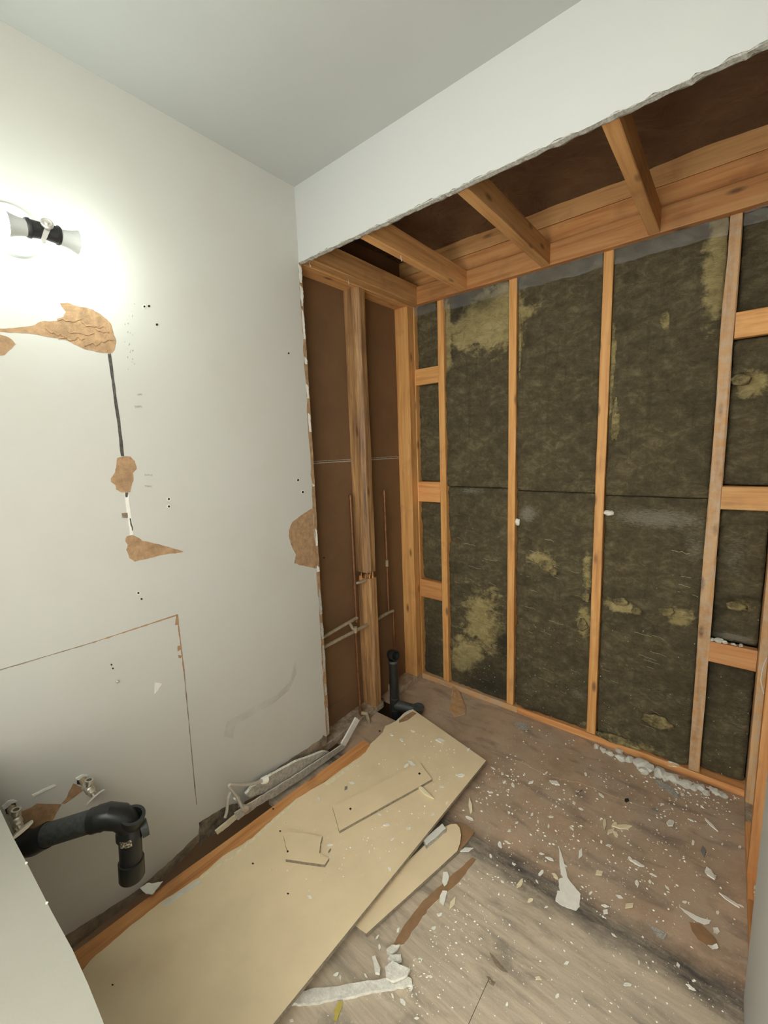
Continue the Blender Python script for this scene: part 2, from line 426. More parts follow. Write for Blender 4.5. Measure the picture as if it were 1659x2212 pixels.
# gouge that bares the metal corner bead
gl = crop(180, 740, .2712, [(195,90),(220,90),(240,240),(262,420),(285,570),(305,730),(325,905),(300,905),(285,760),(265,600),(240,420),(215,240)])
patch('gouge', gl, M['metalbead'], 7, .0009, .0008, 3)
gl2 = crop(180, 740, .2712, [(330,1195),(358,1195),(368,1290),(382,1380),(398,1530),(372,1535),(355,1400),(340,1300)])
patch('gouge', gl2, M['tornw'], 8, .0009, .0008, 3)
patch('gouge', crop(180, 740, .2712, [(334,1195),(357,1195),(352,1232),(336,1232)]), M['metalbead'], 9, .0013)
patch('gouge', crop(180, 740, .2712, [(305,1360),(352,1355),(355,1395),(308,1395)]), M['scar'], 9, .0013)
patch('gouge', crop(180, 740, .2712, [(368,1400),(378,1400),(394,1495),(388,1500)]), M['metalbead'], 9, .0013)
# panel cracks
def crack(p, q, w, seed, mt='scar'):
    rr = random.Random(seed); n = 16; up, lo = [], []
    for i in range(n+1):
        t = i/n; x, y = p[0]+(q[0]-p[0])*t, p[1]+(q[1]-p[1])*t
        dx, dy = q[0]-p[0], q[1]-p[1]; L = math.hypot(dx, dy); nx, ny = -dy/L, dx/L
        a = w*rr.uniform(.25, 1.0); up.append((x+nx*a, y+ny*a)); lo.append((x-nx*a*.5, y-ny*a*.5))
    return patch('crack', up+lo[::-1], M[mt], seed, .0008, 0, 1)
crack((-40, 1459), (200, 1388), 1.9, 21); crack((200, 1388), (380, 1329), 2.2, 22, 'torn')
crack((383, 1327), (398, 1450), 3.4, 23, 'torn'); crack((398, 1450), (425, 1738), 1.7, 24)
patch('crack', crop(0, 1300, .2773, [(1370,130),(1388,115),(1390,180),(1362,180)]), M['torn'], 25, .001)
patch('crack', crop(0, 1300, .2773, [(1385,345),(1412,340),(1410,370),(1385,388)]), M['torn'], 26, .001)
patch('crack', crop(0, 1300, .2773, [(1388,415),(1420,418),(1408,440),(1393,438)]), M['torn'], 27, .001)
# nail holes: a ragged white rim, the shade inside painted as a flat dark patch
def nail(px, py, r=2.5, rim=True):
    if rim:
        q = [(px+r*1.7*math.cos(k*.9)*random.uniform(.8, 1.3), py+r*1.5*math.sin(k*.9)*random.uniform(.8, 1.3)) for k in range(7)]
        o = patch('nail_hole', q, M['tornw'], 30, .0014)
        h = [(px+r*math.cos(k*.785)*random.uniform(.8, 1.1), py+r*math.sin(k*.785)) for k in range(8)]
        pp = patch('pit', h, M['hole'], 31, .0021, parent=o)
    else:
        h = [(px+r*math.cos(k*.785)*random.uniform(.8, 1.1), py+r*math.sin(k*.785)) for k in range(8)]
        patch('nail_hole', h, M['hole'], 31, .0012)
for a in ((365,1078),(365,1094),(299,1281),(644,1037),(654,1063),(312,662)): nail(*a)
for a in ((306,1294,2.2,False),(241,1436,1.9,False),(244,1444,1.9,False),(339,701,2.6,False),(624,763,1.9,False),(322,661,2.6,False),(700,1205,2,False)): nail(*a)
patch('scuff', [(290,876),(305,876),(308,880),(292,881)], M['smudge'], 33)
patch('scuff', [(312,1024),(330,1025),(328,1028),(313,1028)], M['smudge'], 34)
patch('scuff', [(312,1048),(329,1049),(326,1053),(314,1052)], M['smudge'], 35)
patch('scuff', [(296,851),(306,850),(308,854),(298,855)], M['smudge'], 36)
for k in range(26):
    a, b_ = random.gauss(282, 6), random.uniform(652, 800)
    r = random.uniform(.5, 1.5); patch('scuff', [(a-r, b_), (a, b_-r*1.6), (a+r, b_), (a, b_+r*1.6)], M['smudge'], 37)
mm, nt, b = mat('faint_dirt_smear'); v = coords(nt)
b.inputs['Base Color'].default_value = (.24, .19, .13, 1); b.inputs['Roughness'].default_value = .7
tr = nd(nt, 'ShaderNodeBsdfTransparent'); ms = nd(nt, 'ShaderNodeMixShader')
nt.links.new(ramp(nt, noise_t(nt, v, 14, 4, .6), [(.35, g(.0)), (.7, g(.16))]), ms.inputs[0])
nt.links.new(tr.outputs[0], ms.inputs[1]); nt.links.new(b.outputs[0], ms.inputs[2]); nt.links.new(ms.outputs[0], nt.nodes['Material Output'].inputs[0]); M['smear'] = mm
patch('dirt_smear', [(484,1590),(490,1560),(515,1545),(560,1520),(600,1500),(628,1470),(638,1425),(640,1455),(625,1490),(590,1520),(540,1548),(510,1565),(502,1595)], M['smear'], 39, .0008)
# wall screw and plastic anchor
sc = lathe('wall_screw', [(0, .004), (.004, .0045), (.006, .003), (.006, 0)], wp(253, 1472), (1, 0, 0), M['chrome'], wl, 10)
patch('anchor', [(335,1474),(350,1476),(342,1490),(334,1499)], M['tornw'], 38, .0016)
# torn paper around the shut-off valves
patch('torn_patch', crop(0, 1640, .2773, [(570,190),(600,200),(660,240),(600,280),(545,320),(500,350),(480,345),(520,300),(545,240)]), M['torn'], 40)
patch('torn_patch', crop(0, 1640, .2773, [(130,420),(225,385),(290,345),(480,352),(430,440),(400,520),(330,560),(240,600),(130,640),(90,520)]), M['torn'], 41)
patch('paper_flap', crop(0, 1640, .2773, [(250,280),(420,200),(440,205),(265,292)]), M['tornw'], 42, .003)
patch('paper_flap', crop(0, 1640, .2773, [(590,150),(650,120),(690,125),(660,140),(610,165)]), M['tornw'], 42, .004)
patch('paper_flap', crop(0, 1640, .2773, [(15,370),(60,330),(110,320),(135,330),(95,345),(35,395)]), M['tornw'], 42, .004)
patch('pipe_hole', crop(0, 1640, .2773, [(600,170),(640,140),(680,150),(670,190),(630,200),(600,195)]), M['hole'], 43, .0015)  # shade inside the pipe holes, painted as flat dark patches
patch('pipe_hole', crop(0, 1640, .2773, [(40,400),(70,350),(120,345),(130,390),(100,420),(50,430)]), M['hole'], 43, .0015)
# bare band where the baseboard stood
band = [(130,2030),(147,2018),(222,1973),(305,1917),(350,1876),(372,1858),(440,1790)]
bandb = [(440,1806),(372,1880),(352,1900),(300,1938),(220,1998),(160,2046),(130,2066)]
patch('base_scar', band+bandb, M['scar'], 44, .0012, .002, 6)
patch('base_scar', [(430,1778),(490,1742),(512,1735),(520,1760),(490,1785),(440,1815),(430,1830)], M['mould'], 45, .0016, .003, 6)
patch('base_scar', [(585,1668),(640,1632),(690,1600),(700,1588),(706,1592),(706,1606),(660,1640),(600,1684)], M['scar'], 46, .0014, .003, 6)
# bare kraft strip at the ragged vertical edge, with white paper remnants
st = [(651,566),(657,700),(668,900),(676,1080),(690,1240),(697,1400),(706,1590)]
pl = [U(a, b_, 'X', -.001) for a, b_ in st]
strip = [Vector((-.001, -.012, p.z)) for p in pl] + [Vector((-.001, .012+.006*random.random(), p.z)) for p in pl[::-1]]
slab('torn_edge', rough_poly(strip, .0015, 50, 14), (-.010, 0, 0), M['torn'], wl)
for (z0, z1) in ((2.19, 2.12), (2.11, 2.03), (2.02, 1.90), (1.83, 1.80), (1.72, 1.66), (1.60, 1.52), (1.30, 1.285), (1.10, 1.02), (.93, .90), (.82, .70), (.66, .58), (.55, .42), (.36, .30), (.24, .10)):
    q = [Vector((.0009, random.uniform(-.004, .001), z0)), Vector((.0009, random.uniform(.006, .014), z0-.01)), Vector((.0009, random.uniform(.010, .015), (z0+z1)/2)), Vector((.0009, random.uniform(.006, .014), z1)), Vector((.0009, random.uniform(-.004, .002), z1))]
    slab('paper_remnant', rough_poly(q, .002, int(z0*100), 5), (-.0009, 0, 0), M['tornw'] if z0 > .9 else M['gyps'], wl)

# ---- header above the alcove opening
pts = [Vector((0, 0, H)), Vector((0, 0, HB))] + jag((0.01, 0, HB), (XW, 0, HB), 90, .004, 7, (0, 0, 1)) + [Vector((XW, 0, HB)), Vector((XW, 0, H))]
wh = struct(slab('wall_header', pts, (0, .013, 0), M['header'], None, M['gyps']), 'white drywall header with a crumbling cut lower edge over the alcove', 'wall')
bm = bmesh.new(); rows = []
for i in range(120):
    x = XW*i/119; z = HB-.001+.003*noise.noise(Vector((x*30, 0, 1)))
    rows.append([bm.verts.new((x, .001, z+.003)), bm.verts.new((x, .0, z-.002)), bm.verts.new((x, .014, z-.004+.006*noise.noise(Vector((x*70, 3, 1))))), bm.verts.new((x, .030+.006*noise.noise(Vector((x*22, 9, 1))), z+.004)), bm.verts.new((x, .03, z+.02))])
for a, b_ in zip(rows, rows[1:]):
    for k in range(4): bm.faces.new((a[k], a[k+1], b_[k+1], b_[k]))
bmesh.ops.recalc_face_normals(bm, faces=bm.faces); finish(bm, 'cut_edge', M['gyps'], wh)
patch_ceiling = None

# ---- right wall near the camera, and its framing in the alcove
wr = struct(box('wall_right', (XW, -1.5, 0.02), (XW+.0127, 0.0, HB), M['header']), 'white drywall of the right wall ending at the alcove framing', 'wall')
bm = bmesh.new(); bm_box(bm, (XW, -1.5, HB), (XW+.0127, .0, H)); finish(bm, 'upper_board', M['header'], wr)

wra = struct(box('wall_right_alcove', (FARR, -.60, -.30), (FARR+.0127, .96, H+.02), M['kraft']), 'right end wall of the alcove with bare studs beside the insulation', 'wall')
xm = (XR+FARR)/2
lumber('stud', (xm, D1-.038, .038), (xm, D1-.038, 2.2), .076, .089, M['wooddust'], wra, (1, 0, 0), seed=1)
lumber('stud', (xm, .419, .038), (xm, .419, 2.2), .038, .089, M['woodred'], wra, (1, 0, 0), seed=2)
lumber('stud', (xm, .03, .038), (xm, .03, 2.2), .038, .089, M['woodred'], wra, (1, 0, 0), seed=3)
lumber('bottom_plate', (xm, D1, .019), (xm, .64, .019), .089, .038, M['woodgrey'], wra, seed=4)
lumber('bottom_plate', (xm, .638, .019), (xm, .30, .019), .089, .038, M['woodred'], wra, seed=5)
lumber('bottom_plate', (xm, .298, .019), (xm, -.6, .019), .089, .038, M['woodred'], wra, seed=6)

# ---- left end wall of the alcove (back of the next room's drywall, studs, plates)
wla = struct(box('wall_left_alcove', (FARL-.0127, -1.6, -.30), (FARL, .96, H+.02), M['kraft']), 'left end wall of the alcove showing brown drywall backing between studs', 'wall')
box('drywall_seam', (FARL-.001, -.25, 1.3795), (FARL+.0012, .79, 1.3835), M['gyps'], wla)
box('drywall_seam', (FARL-.001, -.25, 1.3895), (FARL+.0012, .79, 1.3915), M['gyps'], wla)
slab('backing_strip', [U(a, b_, 'X', FARL+.0025) for a, b_ in ((700,1535),(742,1508),(790,1465),(791,1510),(795,1525),(700,1585))], (-.0025, 0, 0), M['kraft'], wla)
xm = (XL+FARL)/2
lumber('stud', (xm, D1-.030, .038), (xm, D1-.030, 2.2), .058, .089, M['wood'], wla, (1, 0, 0), seed=11)
lumber('stud', (xm, .385, .80), (xm, .385, 2.2), .060, .089, M['woodbark'], wla, (1, 0, 0), wob=.004, wane=.022, seed=12)
lumber('stud', (xm, .392, .038), (xm, .392, .765), .052, .089, M['woodbark'], wla, (1, 0, 0), wob=.004, wane=.010, seed=13)
# splintered break between the two halves
bm = bmesh.new()
for k in range(9):
    y = .36+.055*k/8; x = XL-.004-.07*random.random(); h = random.uniform(.012, .035)
    bm_tube(bm, [(x, y, .75), (x+.002, y, .765+h)], [.005, .0008], 5)
finish(bm, 'splinter', M['wood'], wla)
lumber('stud', (xm, -.02, .038), (xm, -.02, 2.2), .038, .089, M['wood'], wla, (1, 0, 0), seed=14)
lumber('bottom_plate', (xm, D1, .019), (xm, .585, .019), .089, .038, M['woodgrey'], wla, seed=15)
lumber('bottom_plate', (xm-.004, .44, .019), (xm-.004, -.35, .019), .089, .038, M['woodgrey'], wla, seed=16)
# unseen upright added to close the wall cavity against leaking light
lumber('stud', (-.0575, -1.58, .038), (-.0575, -1.58, H), .038, .089, M['wood'], wl, (1, 0, 0), seed=18)

# ---- back wall: sheathing, studs, blocking, mineral wool batts
wb = struct(box('wall_back', (FARL, D1+.10, -.30), (FARR, D1+.12, H+.02), M['sheath']), 'exposed back wall of the alcove with studs and dark mineral wool', 'wall')
ym = D1+.0445
studs = [.140, .540, .947, 1.351]
for i, x in enumerate(studs):
    bow = .012 if i == 3 else 0
    lumber('stud', (x+.019, ym, .038), (x+.019, ym, 2.22), .038, .089, M['wooddust'] if i == 3 else M['wood'], wb, (0, 1, 0), wob=.0045 if i == 3 else .0018, seed=20+i)
lumber('stud', (-.029, ym, .038), (-.029, ym, 2.22), .038, .089, M['wood'], wb, (0, 1, 0), seed=25)
lumber('stud', (XR+.022, ym, .038), (XR+.022, ym, 2.22), .038, .089, M['wood'], wb, (0, 1, 0), seed=26)
for i, (z0, z1) in enumerate(((1.786, 1.874), (1.122, 1.240), (.536, .648))):
    lumber('blocking', (-.009, D1+.020, (z0+z1)/2), (.139, D1+.020, (z0+z1)/2), .036, z1-z0, M['woodred'] if i else M['wood'], wb, (0, 0, 1), seg=4, seed=30+i)
for i, (z0, z1) in enumerate(((1.785, 1.874), (1.160, 1.249), (.538, .622))):
    lumber('blocking', (1.390, D1+.020, (z0+z1)/2), (1.535, D1+.020, (z0+z1)/2), .036, z1-z0, M['woodred'] if i == 2 else M['wood'], wb, (0, 0, 1), seg=4, seed=33+i)
lumber('bottom_plate', (FARL, ym, .016), (.60, ym, .016), .089, .032, M['wooddust'], wb, seed=40)
lumber('bottom_plate', (.601, ym, .016), (FARR, ym, .016), .089, .032, M['woodred'], wb, seed=41)

def blob(l): return [(U(a, b_, 'Y', .84), rx, rz, s) for (a, b_, rx, rz, s) in l]
YEL = blob([(1065,695,.15,.12,1.1),(1020,725,.16,.07,.85),(1090,650,.06,.14,.95),(966,720,.03,.18,1.1),(1045,1340,.12,.18,.8),(1005,1415,.12,.11,.85),(1180,1215,.07,.05,.7),(1268,1230,.025,.10,.75),(1262,1350,.035,.08,.75),
    (1562,500,.035,.14,1.1),(1550,590,.05,.14,1.0),(1440,690,.012,.035,.8),(1340,1310,.06,.03,.6),(1470,1330,.05,.04,.7),(1625,830,.05,.06,.65),(1395,1290,.03,.03,.55),(1600,1310,.05,.03,.6),(1345,1590,.14,.05,.5),(1320,800,.012,.25,.55)])
DST = blob([(1420,1120,.20,.05,.75),(1140,1110,.05,.05,.8),(1430,1500,.15,.05,.45),(1590,1200,.06,.14,.5),(1600,1550,.07,.2,.45),(1440,1650,.06,.03,1.0),(1340,1640,.08,.02,.8),(1250,1500,.06,.04,.55),(1020,1060,.12,.03,.6),(1580,1380,.08,.02,.9),(1500,1180,.05,.1,.55)])
DRK = blob([(1000,660,.05,.07,.9),(1045,655,.06,.04,.8),(1060,1480,.16,.11,.95),(1090,1390,.05,.09,.9),(1200,1560,.15,.05,.9),(1580,1450,.10,.10,.6),(925,1420,.10,.20,.8),(1540,1420,.03,.3,.8),(1600,600,.05,.25,.4),(1290,1600,.03,.02,.8)])
def field(L, x, z):
    s = 0
    for (c, rx, rz, k) in L:
        q = ((x-c.x)/rx)**2+((z-c.z)/rz)**2
        if q < 6: s = max(s, k*math.exp(-q*.75))
    return s
def batt(x0, x1, z0, z1, y, seed, step=.0065):
    nx = max(3, int((x1-x0)/step)); nz = max(4, int((z1-z0)/step)); bm = bmesh.new(); gr = []
    lay = bm.loops.layers.float_color.new('tone'); tone = {}
    lean = .006*math.sin(seed*2.1)
    for j in range(nz+1):
        row = []
        for i in range(nx+1):
            x = x0+(x1-x0)*i/nx; z = z0+(z1-z0)*j/nz
            e = min(x-x0, x1-x); ez = min(z-z0, z1-z)
            d = .012*math.exp(-e/.010)+.010*math.exp(-ez/.008)
            p = Vector((x*6+seed*3.7, z*6, seed))
            d += .010*fbm(p, 4)+.006*abs(fbm(p*4.3, 3))+.004*noise.noise(Vector((x*45, z*90, seed)))
            # compressed creases left by packing
            d += .007*math.exp(-((x-(x0+.30*(x1-x0))-.006*noise.noise(Vector((z*3, seed, 0))))/.004)**2)*(.5+.5*noise.noise(Vector((z*5, seed, 2)))) if x1-x0 > .2 else 0
            k = fbm(Vector((x*3, z*9, seed+4)), 3)
            if k > .42 and z < 1.3: d += .014*min(1, (k-.42)*6)
            ee = .004*noise.noise(Vector((z*25, seed, 7)))
            xx = x+(ee if i in (0, nx) else 0)
            v = bm.verts.new((xx, y+d, z)); row.append(v)
            tone[v] = (field(YEL, x, z), field(DST, x, z), field(DRK, x, z), 1)
        gr.append(row)
    for j in range(nz):
        for i in range(nx):
            f = bm.faces.new((gr[j][i], gr[j][i+1], gr[j+1][i+1], gr[j+1][i]))
            for lp in f.loops: lp[lay] = tone[lp.vert]
    # sides and back so that the batt is solid
    loop = gr[0][:]+[r[-1] for r in gr[1:]]+gr[-1][-2::-1]+[r[0] for r in gr[-2:0:-1]]
    bk = [bm.verts.new((v.co.x, D1+.092, v.co.z)) for v in loop]; n = len(loop)
    for i in range(n):
        f = bm.faces.new((loop[(i+1) % n], loop[i], bk[i], bk[(i+1) % n]))
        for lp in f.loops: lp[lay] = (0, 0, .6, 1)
    f = bm.faces.new(bk)
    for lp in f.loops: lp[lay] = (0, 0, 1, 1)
    o = finish(bm, 'insulation_batt', M['wool'], wb, True); return o
bays = [(-.008, .139), (.180, .538), (.580, .945), (.987, 1.350), (1.391, 1.534)]
for bi in (1, 2, 3):
    x0, x1 = bays[bi]; zs = (1.150, 1.148, 1.142)[bi-1]
    zs = U((1030, 1200, 1420)[bi-1], (1053, 1063, 1074)[bi-1], 'Y', .835).z
    batt(x0, x1, .034, zs-.002, D1+.014, bi*2+1); batt(x0, x1, zs+.002, 2.215, D1+.004, bi*2+2)
for k, (z0, z1) in enumerate(((.034, .534), (.650, 1.120), (1.242, 1.784), (1.876, 2.215))):
    batt(*bays[0], z0, z1, D1+.018, 20+k); 
for k, (z0, z1) in enumerate(((.034, .536), (.624, 1.158), (1.251, 1.783), (1.876, 2.215))):
    batt(*bays[4], z0, z1, D1+.034, 30+k)
# bulging fold of wool beside the third stud and torn wool tufts
def tuft(px, py, rx, rz, mt='wool', dep=.012, seed=0):
    c = U(px, py, 'Y', D1+.012); bm = bmesh.new(); bmesh.ops.create_icosphere(bm, subdivisions=3, radius=1)
    lay = bm.loops.layers.float_color.new('tone')
    for v in bm.verts:
        q = 1+.35*fbm(v.co*2+Vector((seed*3.3, 0, 0)), 3)
        v.co = Vector((c.x+v.co.x*rx*q, c.y+v.co.y*dep*q, c.z+v.co.z*rz*q))
    for f in bm.faces:
        for lp in f.loops: lp[lay] = (.55, .1, 0, 1)
    return finish(bm, 'wool_tuft', M[mt], wb, True)
tuft(1325, 790, .013, .16, seed=1); tuft(1330, 900, .016, .12, seed=2); tuft(1125, 760, .008, .18, seed=3)
for i, a in enumerate(((1436,688,.016,.022),(1180,1222,.035,.028),(1258,1350,.022,.030),(1340,1300,.030,.018),(1440,1320,.028,.018),(1375,1320,.02,.016),(1265,1290,.02,.02),(1590,1310,.035,.016),(1195,1235,.02,.02),(1330,1598,.09,.020),(1420,1560,.06,.03),(1600,820,.03,.02))): tuft(*a, seed=10+i, dep=.016)
for i, a in enumerate(((1118,1128,.012,.018),(1316,1108,.02,.012),(1455,1652,.035,.012))): tuft(*a, mt='gypsw', seed=40+i, dep=.012)
bm = bmesh.new(); rr = random.Random(77)
for k in range(90):
    x = rr.uniform(.19, 1.34); z = rr.uniform(.12, 1.05)
    if any(x-.02 < q+.019 < x+.09 for q in studs): continue
    L = rr.uniform(.02, .075); n = 6; up, lo = [], []
    for i in range(n):
        xx = x+L*i/(n-1); zz = z-.012*i/(n-1)*rr.uniform(.2, 1)+.002*noise.noise(Vector((xx*40, k, 0))); yy = D1+.011+.002*rr.random()
        up.append(bm.verts.new((xx, yy, zz+.0007))); lo.append(bm.verts.new((xx, yy+.001, zz-.0006)))
    for i in range(n-1): bm.faces.new((lo[i], lo[i+1], up[i+1], up[i]))
so_ = finish(bm, 'wool_strands', M['flakey'], wb); so_['kind'] = 'stuff'
bm = bmesh.new()
for k in range(420):
    x = rr.uniform(.19, 1.53); z = abs(rr.gauss(.05, .45)); r = rr.uniform(.0012, .0035)
    if z > 1.2 or any(q-.006 < x < q+.044 for q in studs) or (x > 1.38 and .5 < z < .66): continue
    y = D1+(.036 if x > 1.39 else .016)
    v4 = [bm.verts.new((x+r*rr.uniform(-1, 1), y-r, z+r*rr.uniform(-1, 1))) for _ in range(3)]+[bm.verts.new((x, y+.004, z))]
    for e in ((0, 1, 2), (0, 1, 3), (1, 2, 3), (0, 2, 3)): bm.faces.new([v4[t] for t in e])
so_ = finish(bm, 'plaster_specks', M['gypsw'], wb); so_['kind'] = 'stuff'
# clear plastic hanging below the ledger, one length in each bay
for bi, (x0, x1) in enumerate(bays):
    bm = bmesh.new(); gr = []
    nx = max(4, int((x1-x0)/.012)); zb = .07 if 0 < bi < 4 else .06
    for j in range(7):
        row = []
        for i in range(nx+1):
            x = x0+(x1-x0)*i/nx; z = 2.215-zb*j/6*(1+.15*noise.noise(Vector((x*9, bi, 0))))
            wr_ = .010*fbm(Vector((x*16, z*22, bi)), 3)+.006*math.exp(-((x-(x0+.62*(x1-x0)))/.02)**2)*math.sin(z*160)
            row.append(bm.verts.new((x, D1-.010+wr_+.008*j/6, z)))
        gr.append(row)
    for j in range(6):
        for i in range(nx): bm.faces.new((gr[j][i], gr[j+1][i], gr[j+1][i+1], gr[j][i+1]))
    finish(bm, 'plastic_sheet', M['poly'], wb, True)

# ---- alcove ceiling: plastic sheet, joists, ledger, top plate
bm = bmesh.new(); gr = []
for j in range(25):
    row = []
    for i in range(45):
        x = FARL+(FARR-FARL)*i/44; y = .0135+(D1+.085)*j/24
        row.append(bm.verts.new((x, y, 2.455+.012*fbm(Vector((x*3.5, y*5, 2)), 3))))
    gr.append(row)
for j in range(24):
    for i in range(44): bm.faces.new((gr[j][i], gr[j+1][i], gr[j+1][i+1], gr[j][i+1]))
ca = struct(finish(bm, 'ceiling_alcove', M['polybrown'], None, True), 'dark brown plastic ceiling of the alcove above open wooden joists', 'ceiling')
box('roof_deck', (FARL-.02, .012, H), (FARR+.02, D1+.12, H+.02), M['sheath'], ca)
for i, x in enumerate((.300, .704, 1.110)):
    lumber('joist', (x+.019, .016, ZL+.0445), (x+.019, D1-.038, ZL+.0445), .038, .089, M['woodtop'], ca, (0, 0, 1), seed=50+i)
lumber('joist', (.020, .016, ZL+.048), (.020, D1-.038, ZL+.048), .038, .095, M['woodtop'], ca, (0, 0, 1), seed=54)
lumber('ledger', (.0, D1-.019, ZL+.0445), (XR+.06, D1-.019, ZL+.0445), .038, .089, M['woodred'], ca, (0, 0, 1), seg=30, seed=55)
lumber('top_plate', (FARL, D1+.03, 2.30), (FARR, D1+.03, 2.30), .06, .16, M['woodred'], ca, (0, 0, 1), seg=30, seed=56)
lumber('top_plate', (FARL, D1+.03, 2.43), (FARR, D1+.03, 2.43), .06, .096, M['woodtop'], ca, (0, 0, 1), seg=30, seed=57)
lumber('top_plate', (xm, .016, 2.22), (xm, D1, 2.22), .089, .038, M['woodtop'], ca, (0, 0, 1), seed=58)
lumber('top_plate', ((XR+FARR)/2, .016, 2.22), ((XR+FARR)/2, D1, 2.22), .089, .038, M['woodtop'], ca, (0, 0, 1), seed=59)
for (a, b_, h) in ((752, 604, .012), (669, 567, .010), (866, 553, .012)):
    c = U(a, b_, 'Z', ZL-.002); tube('paper_shred', [c+Vector((0, 0, .004)), c+Vector((.001, 0, -h)), c+Vector((.003, .001, -h*1.7))], .0012, M['tornw'], ca, 5)

# ---- floor: subfloor round the drain opening, plywood in front, added near-black sheets as underfloor shade
bm = bmesh.new()
hx0, hx1, hy0, hy1 = -.012, .165, .385, .505
def q4(x0, y0, x1, y1): bm_box(bm, (x0, y0, -.018), (x1, y1, 0))
q4(hx1, .021, XR+.09, D1+.09); q4(.0, .021, hx1, hy0); q4(-.10, hy1, hx1, D1+.09); q4(-.10, .09, .0, hy0)
fl = struct(finish(bm, 'floor', M['floor_a']), 'dusty brown subfloor of the stripped tub alcove with pale plywood before it', 'floor')
def sheet(x0, x1, y0, y1): return box('plywood_sheet', (x0, y0, -.018), (x1, y1, -.0002), M['floor_f'], fl)
sheet(.062, .9895, -2.3, -.345); sheet(.9910, XR+.09, -2.3, -.345); sheet(.0, XR+.09, -.345, .0195)
box('underfloor_shade_sheet', (FARL, -2.3, -.30), (FARR, D1+.1, -.28), M['void'], fl)
box('underfloor_shade_sheet', (FARL, -2.32, -.30), (FARR, -2.30, -.0), M['void'], fl)
box('hole_side', (hx0-.02, hy0-.03, -.28), (hx1+.02, hy0-.02, -.018), M['void'], fl)
slab('subfloor_layer', rough_poly([U(a, b_, 'Z', .0012) for a, b_ in ((1030,1610),(1126,1646),(1190,1678),(1259,1693),(1330,1722),(1420,1752),(1475,1745),(1440,1705),(1330,1668),(1200,1600),(1110,1556),(1030,1545))], .004, 60, 6, 'Z'), (0, 0, -.0012), M['floor_a'], fl)
slab('floor_stain', rough_poly([U(a, b_, 'Z', .0003) for a, b_ in ((1057,2056),(1065,2062),(1078,2078),(1090,2092),(1098,2102),(1085,2098),(1072,2088),(1064,2072))], .002, 61, 3, 'Z'), (0, 0, -.0004), M['scar'], fl)
slab('floor_stain', rough_poly([U(a, b_, 'Z', .0003) for a, b_ in ((1050,2108),(1058,2110),(1070,2122),(1066,2130),(1055,2122))], .002, 62, 3, 'Z'), (0, 0, -.0004), M['scar'], fl)

# ================================================================== THINGS
# ---- two-headed wall lamp
pc = U(27, 500, 'X', 0); pr = (U(97, 530, 'X', 0)-pc).length*.93
lamp = root('wall_lamp', pc)
tag(lamp, 'round white wall lamp with two lit bulbs in black sockets', 'lamp')
lathe('canopy', [(0, pr), (.006, pr), (.013, pr*.97), (.017, pr*.85), (.019, pr*.4), (.019, 0)], pc, (1, 0, 0), M['white_enamel'], lamp, 40)
LX = .12
hub = U(96, 500, 'X', LX)
tube('arm', [pc+Vector((.015, .005, 0)), (pc+hub)/2+Vector((.012, 0, -.008)), hub+Vector((-.02, 0, -.004))], .006, M['white_enamel'], lamp, 10)
def bulb(a, b_, c, d, gl):
    """socket a->b, collar b->c, globe centre d"""
    a, b_, c, d = (U(*q, 'X', LX) for q in (a, b_, c, d)); ax = (c-a).normalized(); L1, L2 = (b_-a).length, (c-b_).length
    r0 = .019
    so = lathe('socket', [(0, 0), (0, r0*.92), (L1*.75, r0), (L1*.78, r0*1.12), (L1*.9, r0*1.12), (L1, r0*1.03), (L1, 0)], a, ax, M['blackpl'], lamp, 28)
    co = lathe('bulb', [(0, 0), (0, r0*.92), (L2*.3, r0*.98), (L2*.65, r0*1.13), (L2, r0*1.42), (L2, 0)], b_, ax, M['collar'], lamp, 28)
    R = .031; prof = []
    for k in range(13):
        t = -0.62+(math.pi/2+.62)*k/12
        prof.append((R*math.sin(t), max(0, R*math.cos(t)) if k < 12 else 0))
    prof = [(prof[0][0], 0)]+prof
    lathe('bulb_globe', prof, c+ax*(R*.58+.0005), ax, M['glow'], co, 28)
bulb((97, 500), (130, 512), (168, 522), None or (185, 528), 1)
bulb((97, 500), (55, 492), (13, 482), (-8, 477), 1)
lathe('thumb_nut', [(0, 0), (0, .010), (.003, .0125), (.008, .0125), (.010, .010), (.009, .0045), (.012, .004), (.012, 0)], U(102, 487, 'X', LX+.023), Vector((.95, -.25, .25)), M['chrome'], lamp, 20)
c0, c1 = U(103, 494, 'X', LX+.022), U(94, 518, 'X', LX+.015)
dd = (c1-c0); sd = Vector((.15, .98, .1))*.006
slab('clamp_strap', [c0-sd, c0+sd, c1+sd*.8, c1-sd*.8], (-.002, 0, 0), M['chrome'], lamp)
lathe('clamp_screw', [(0, 0), (0, .005), (.006, .005), (.006, 0)], U(94, 521, 'X', LX+.013), (1, -.2, 0), M['chrome'], lamp, 12)
c2 = U(78, 526, 'X', LX+.005)
slab('bracket', [c1-sd*.9, c1+sd*.9+Vector((0, 0, -.006)), c2+Vector((0, .004, -.008)), c2+Vector((0, -.006, 0))], (-.003, 0, 0), M['chrome'], lamp)

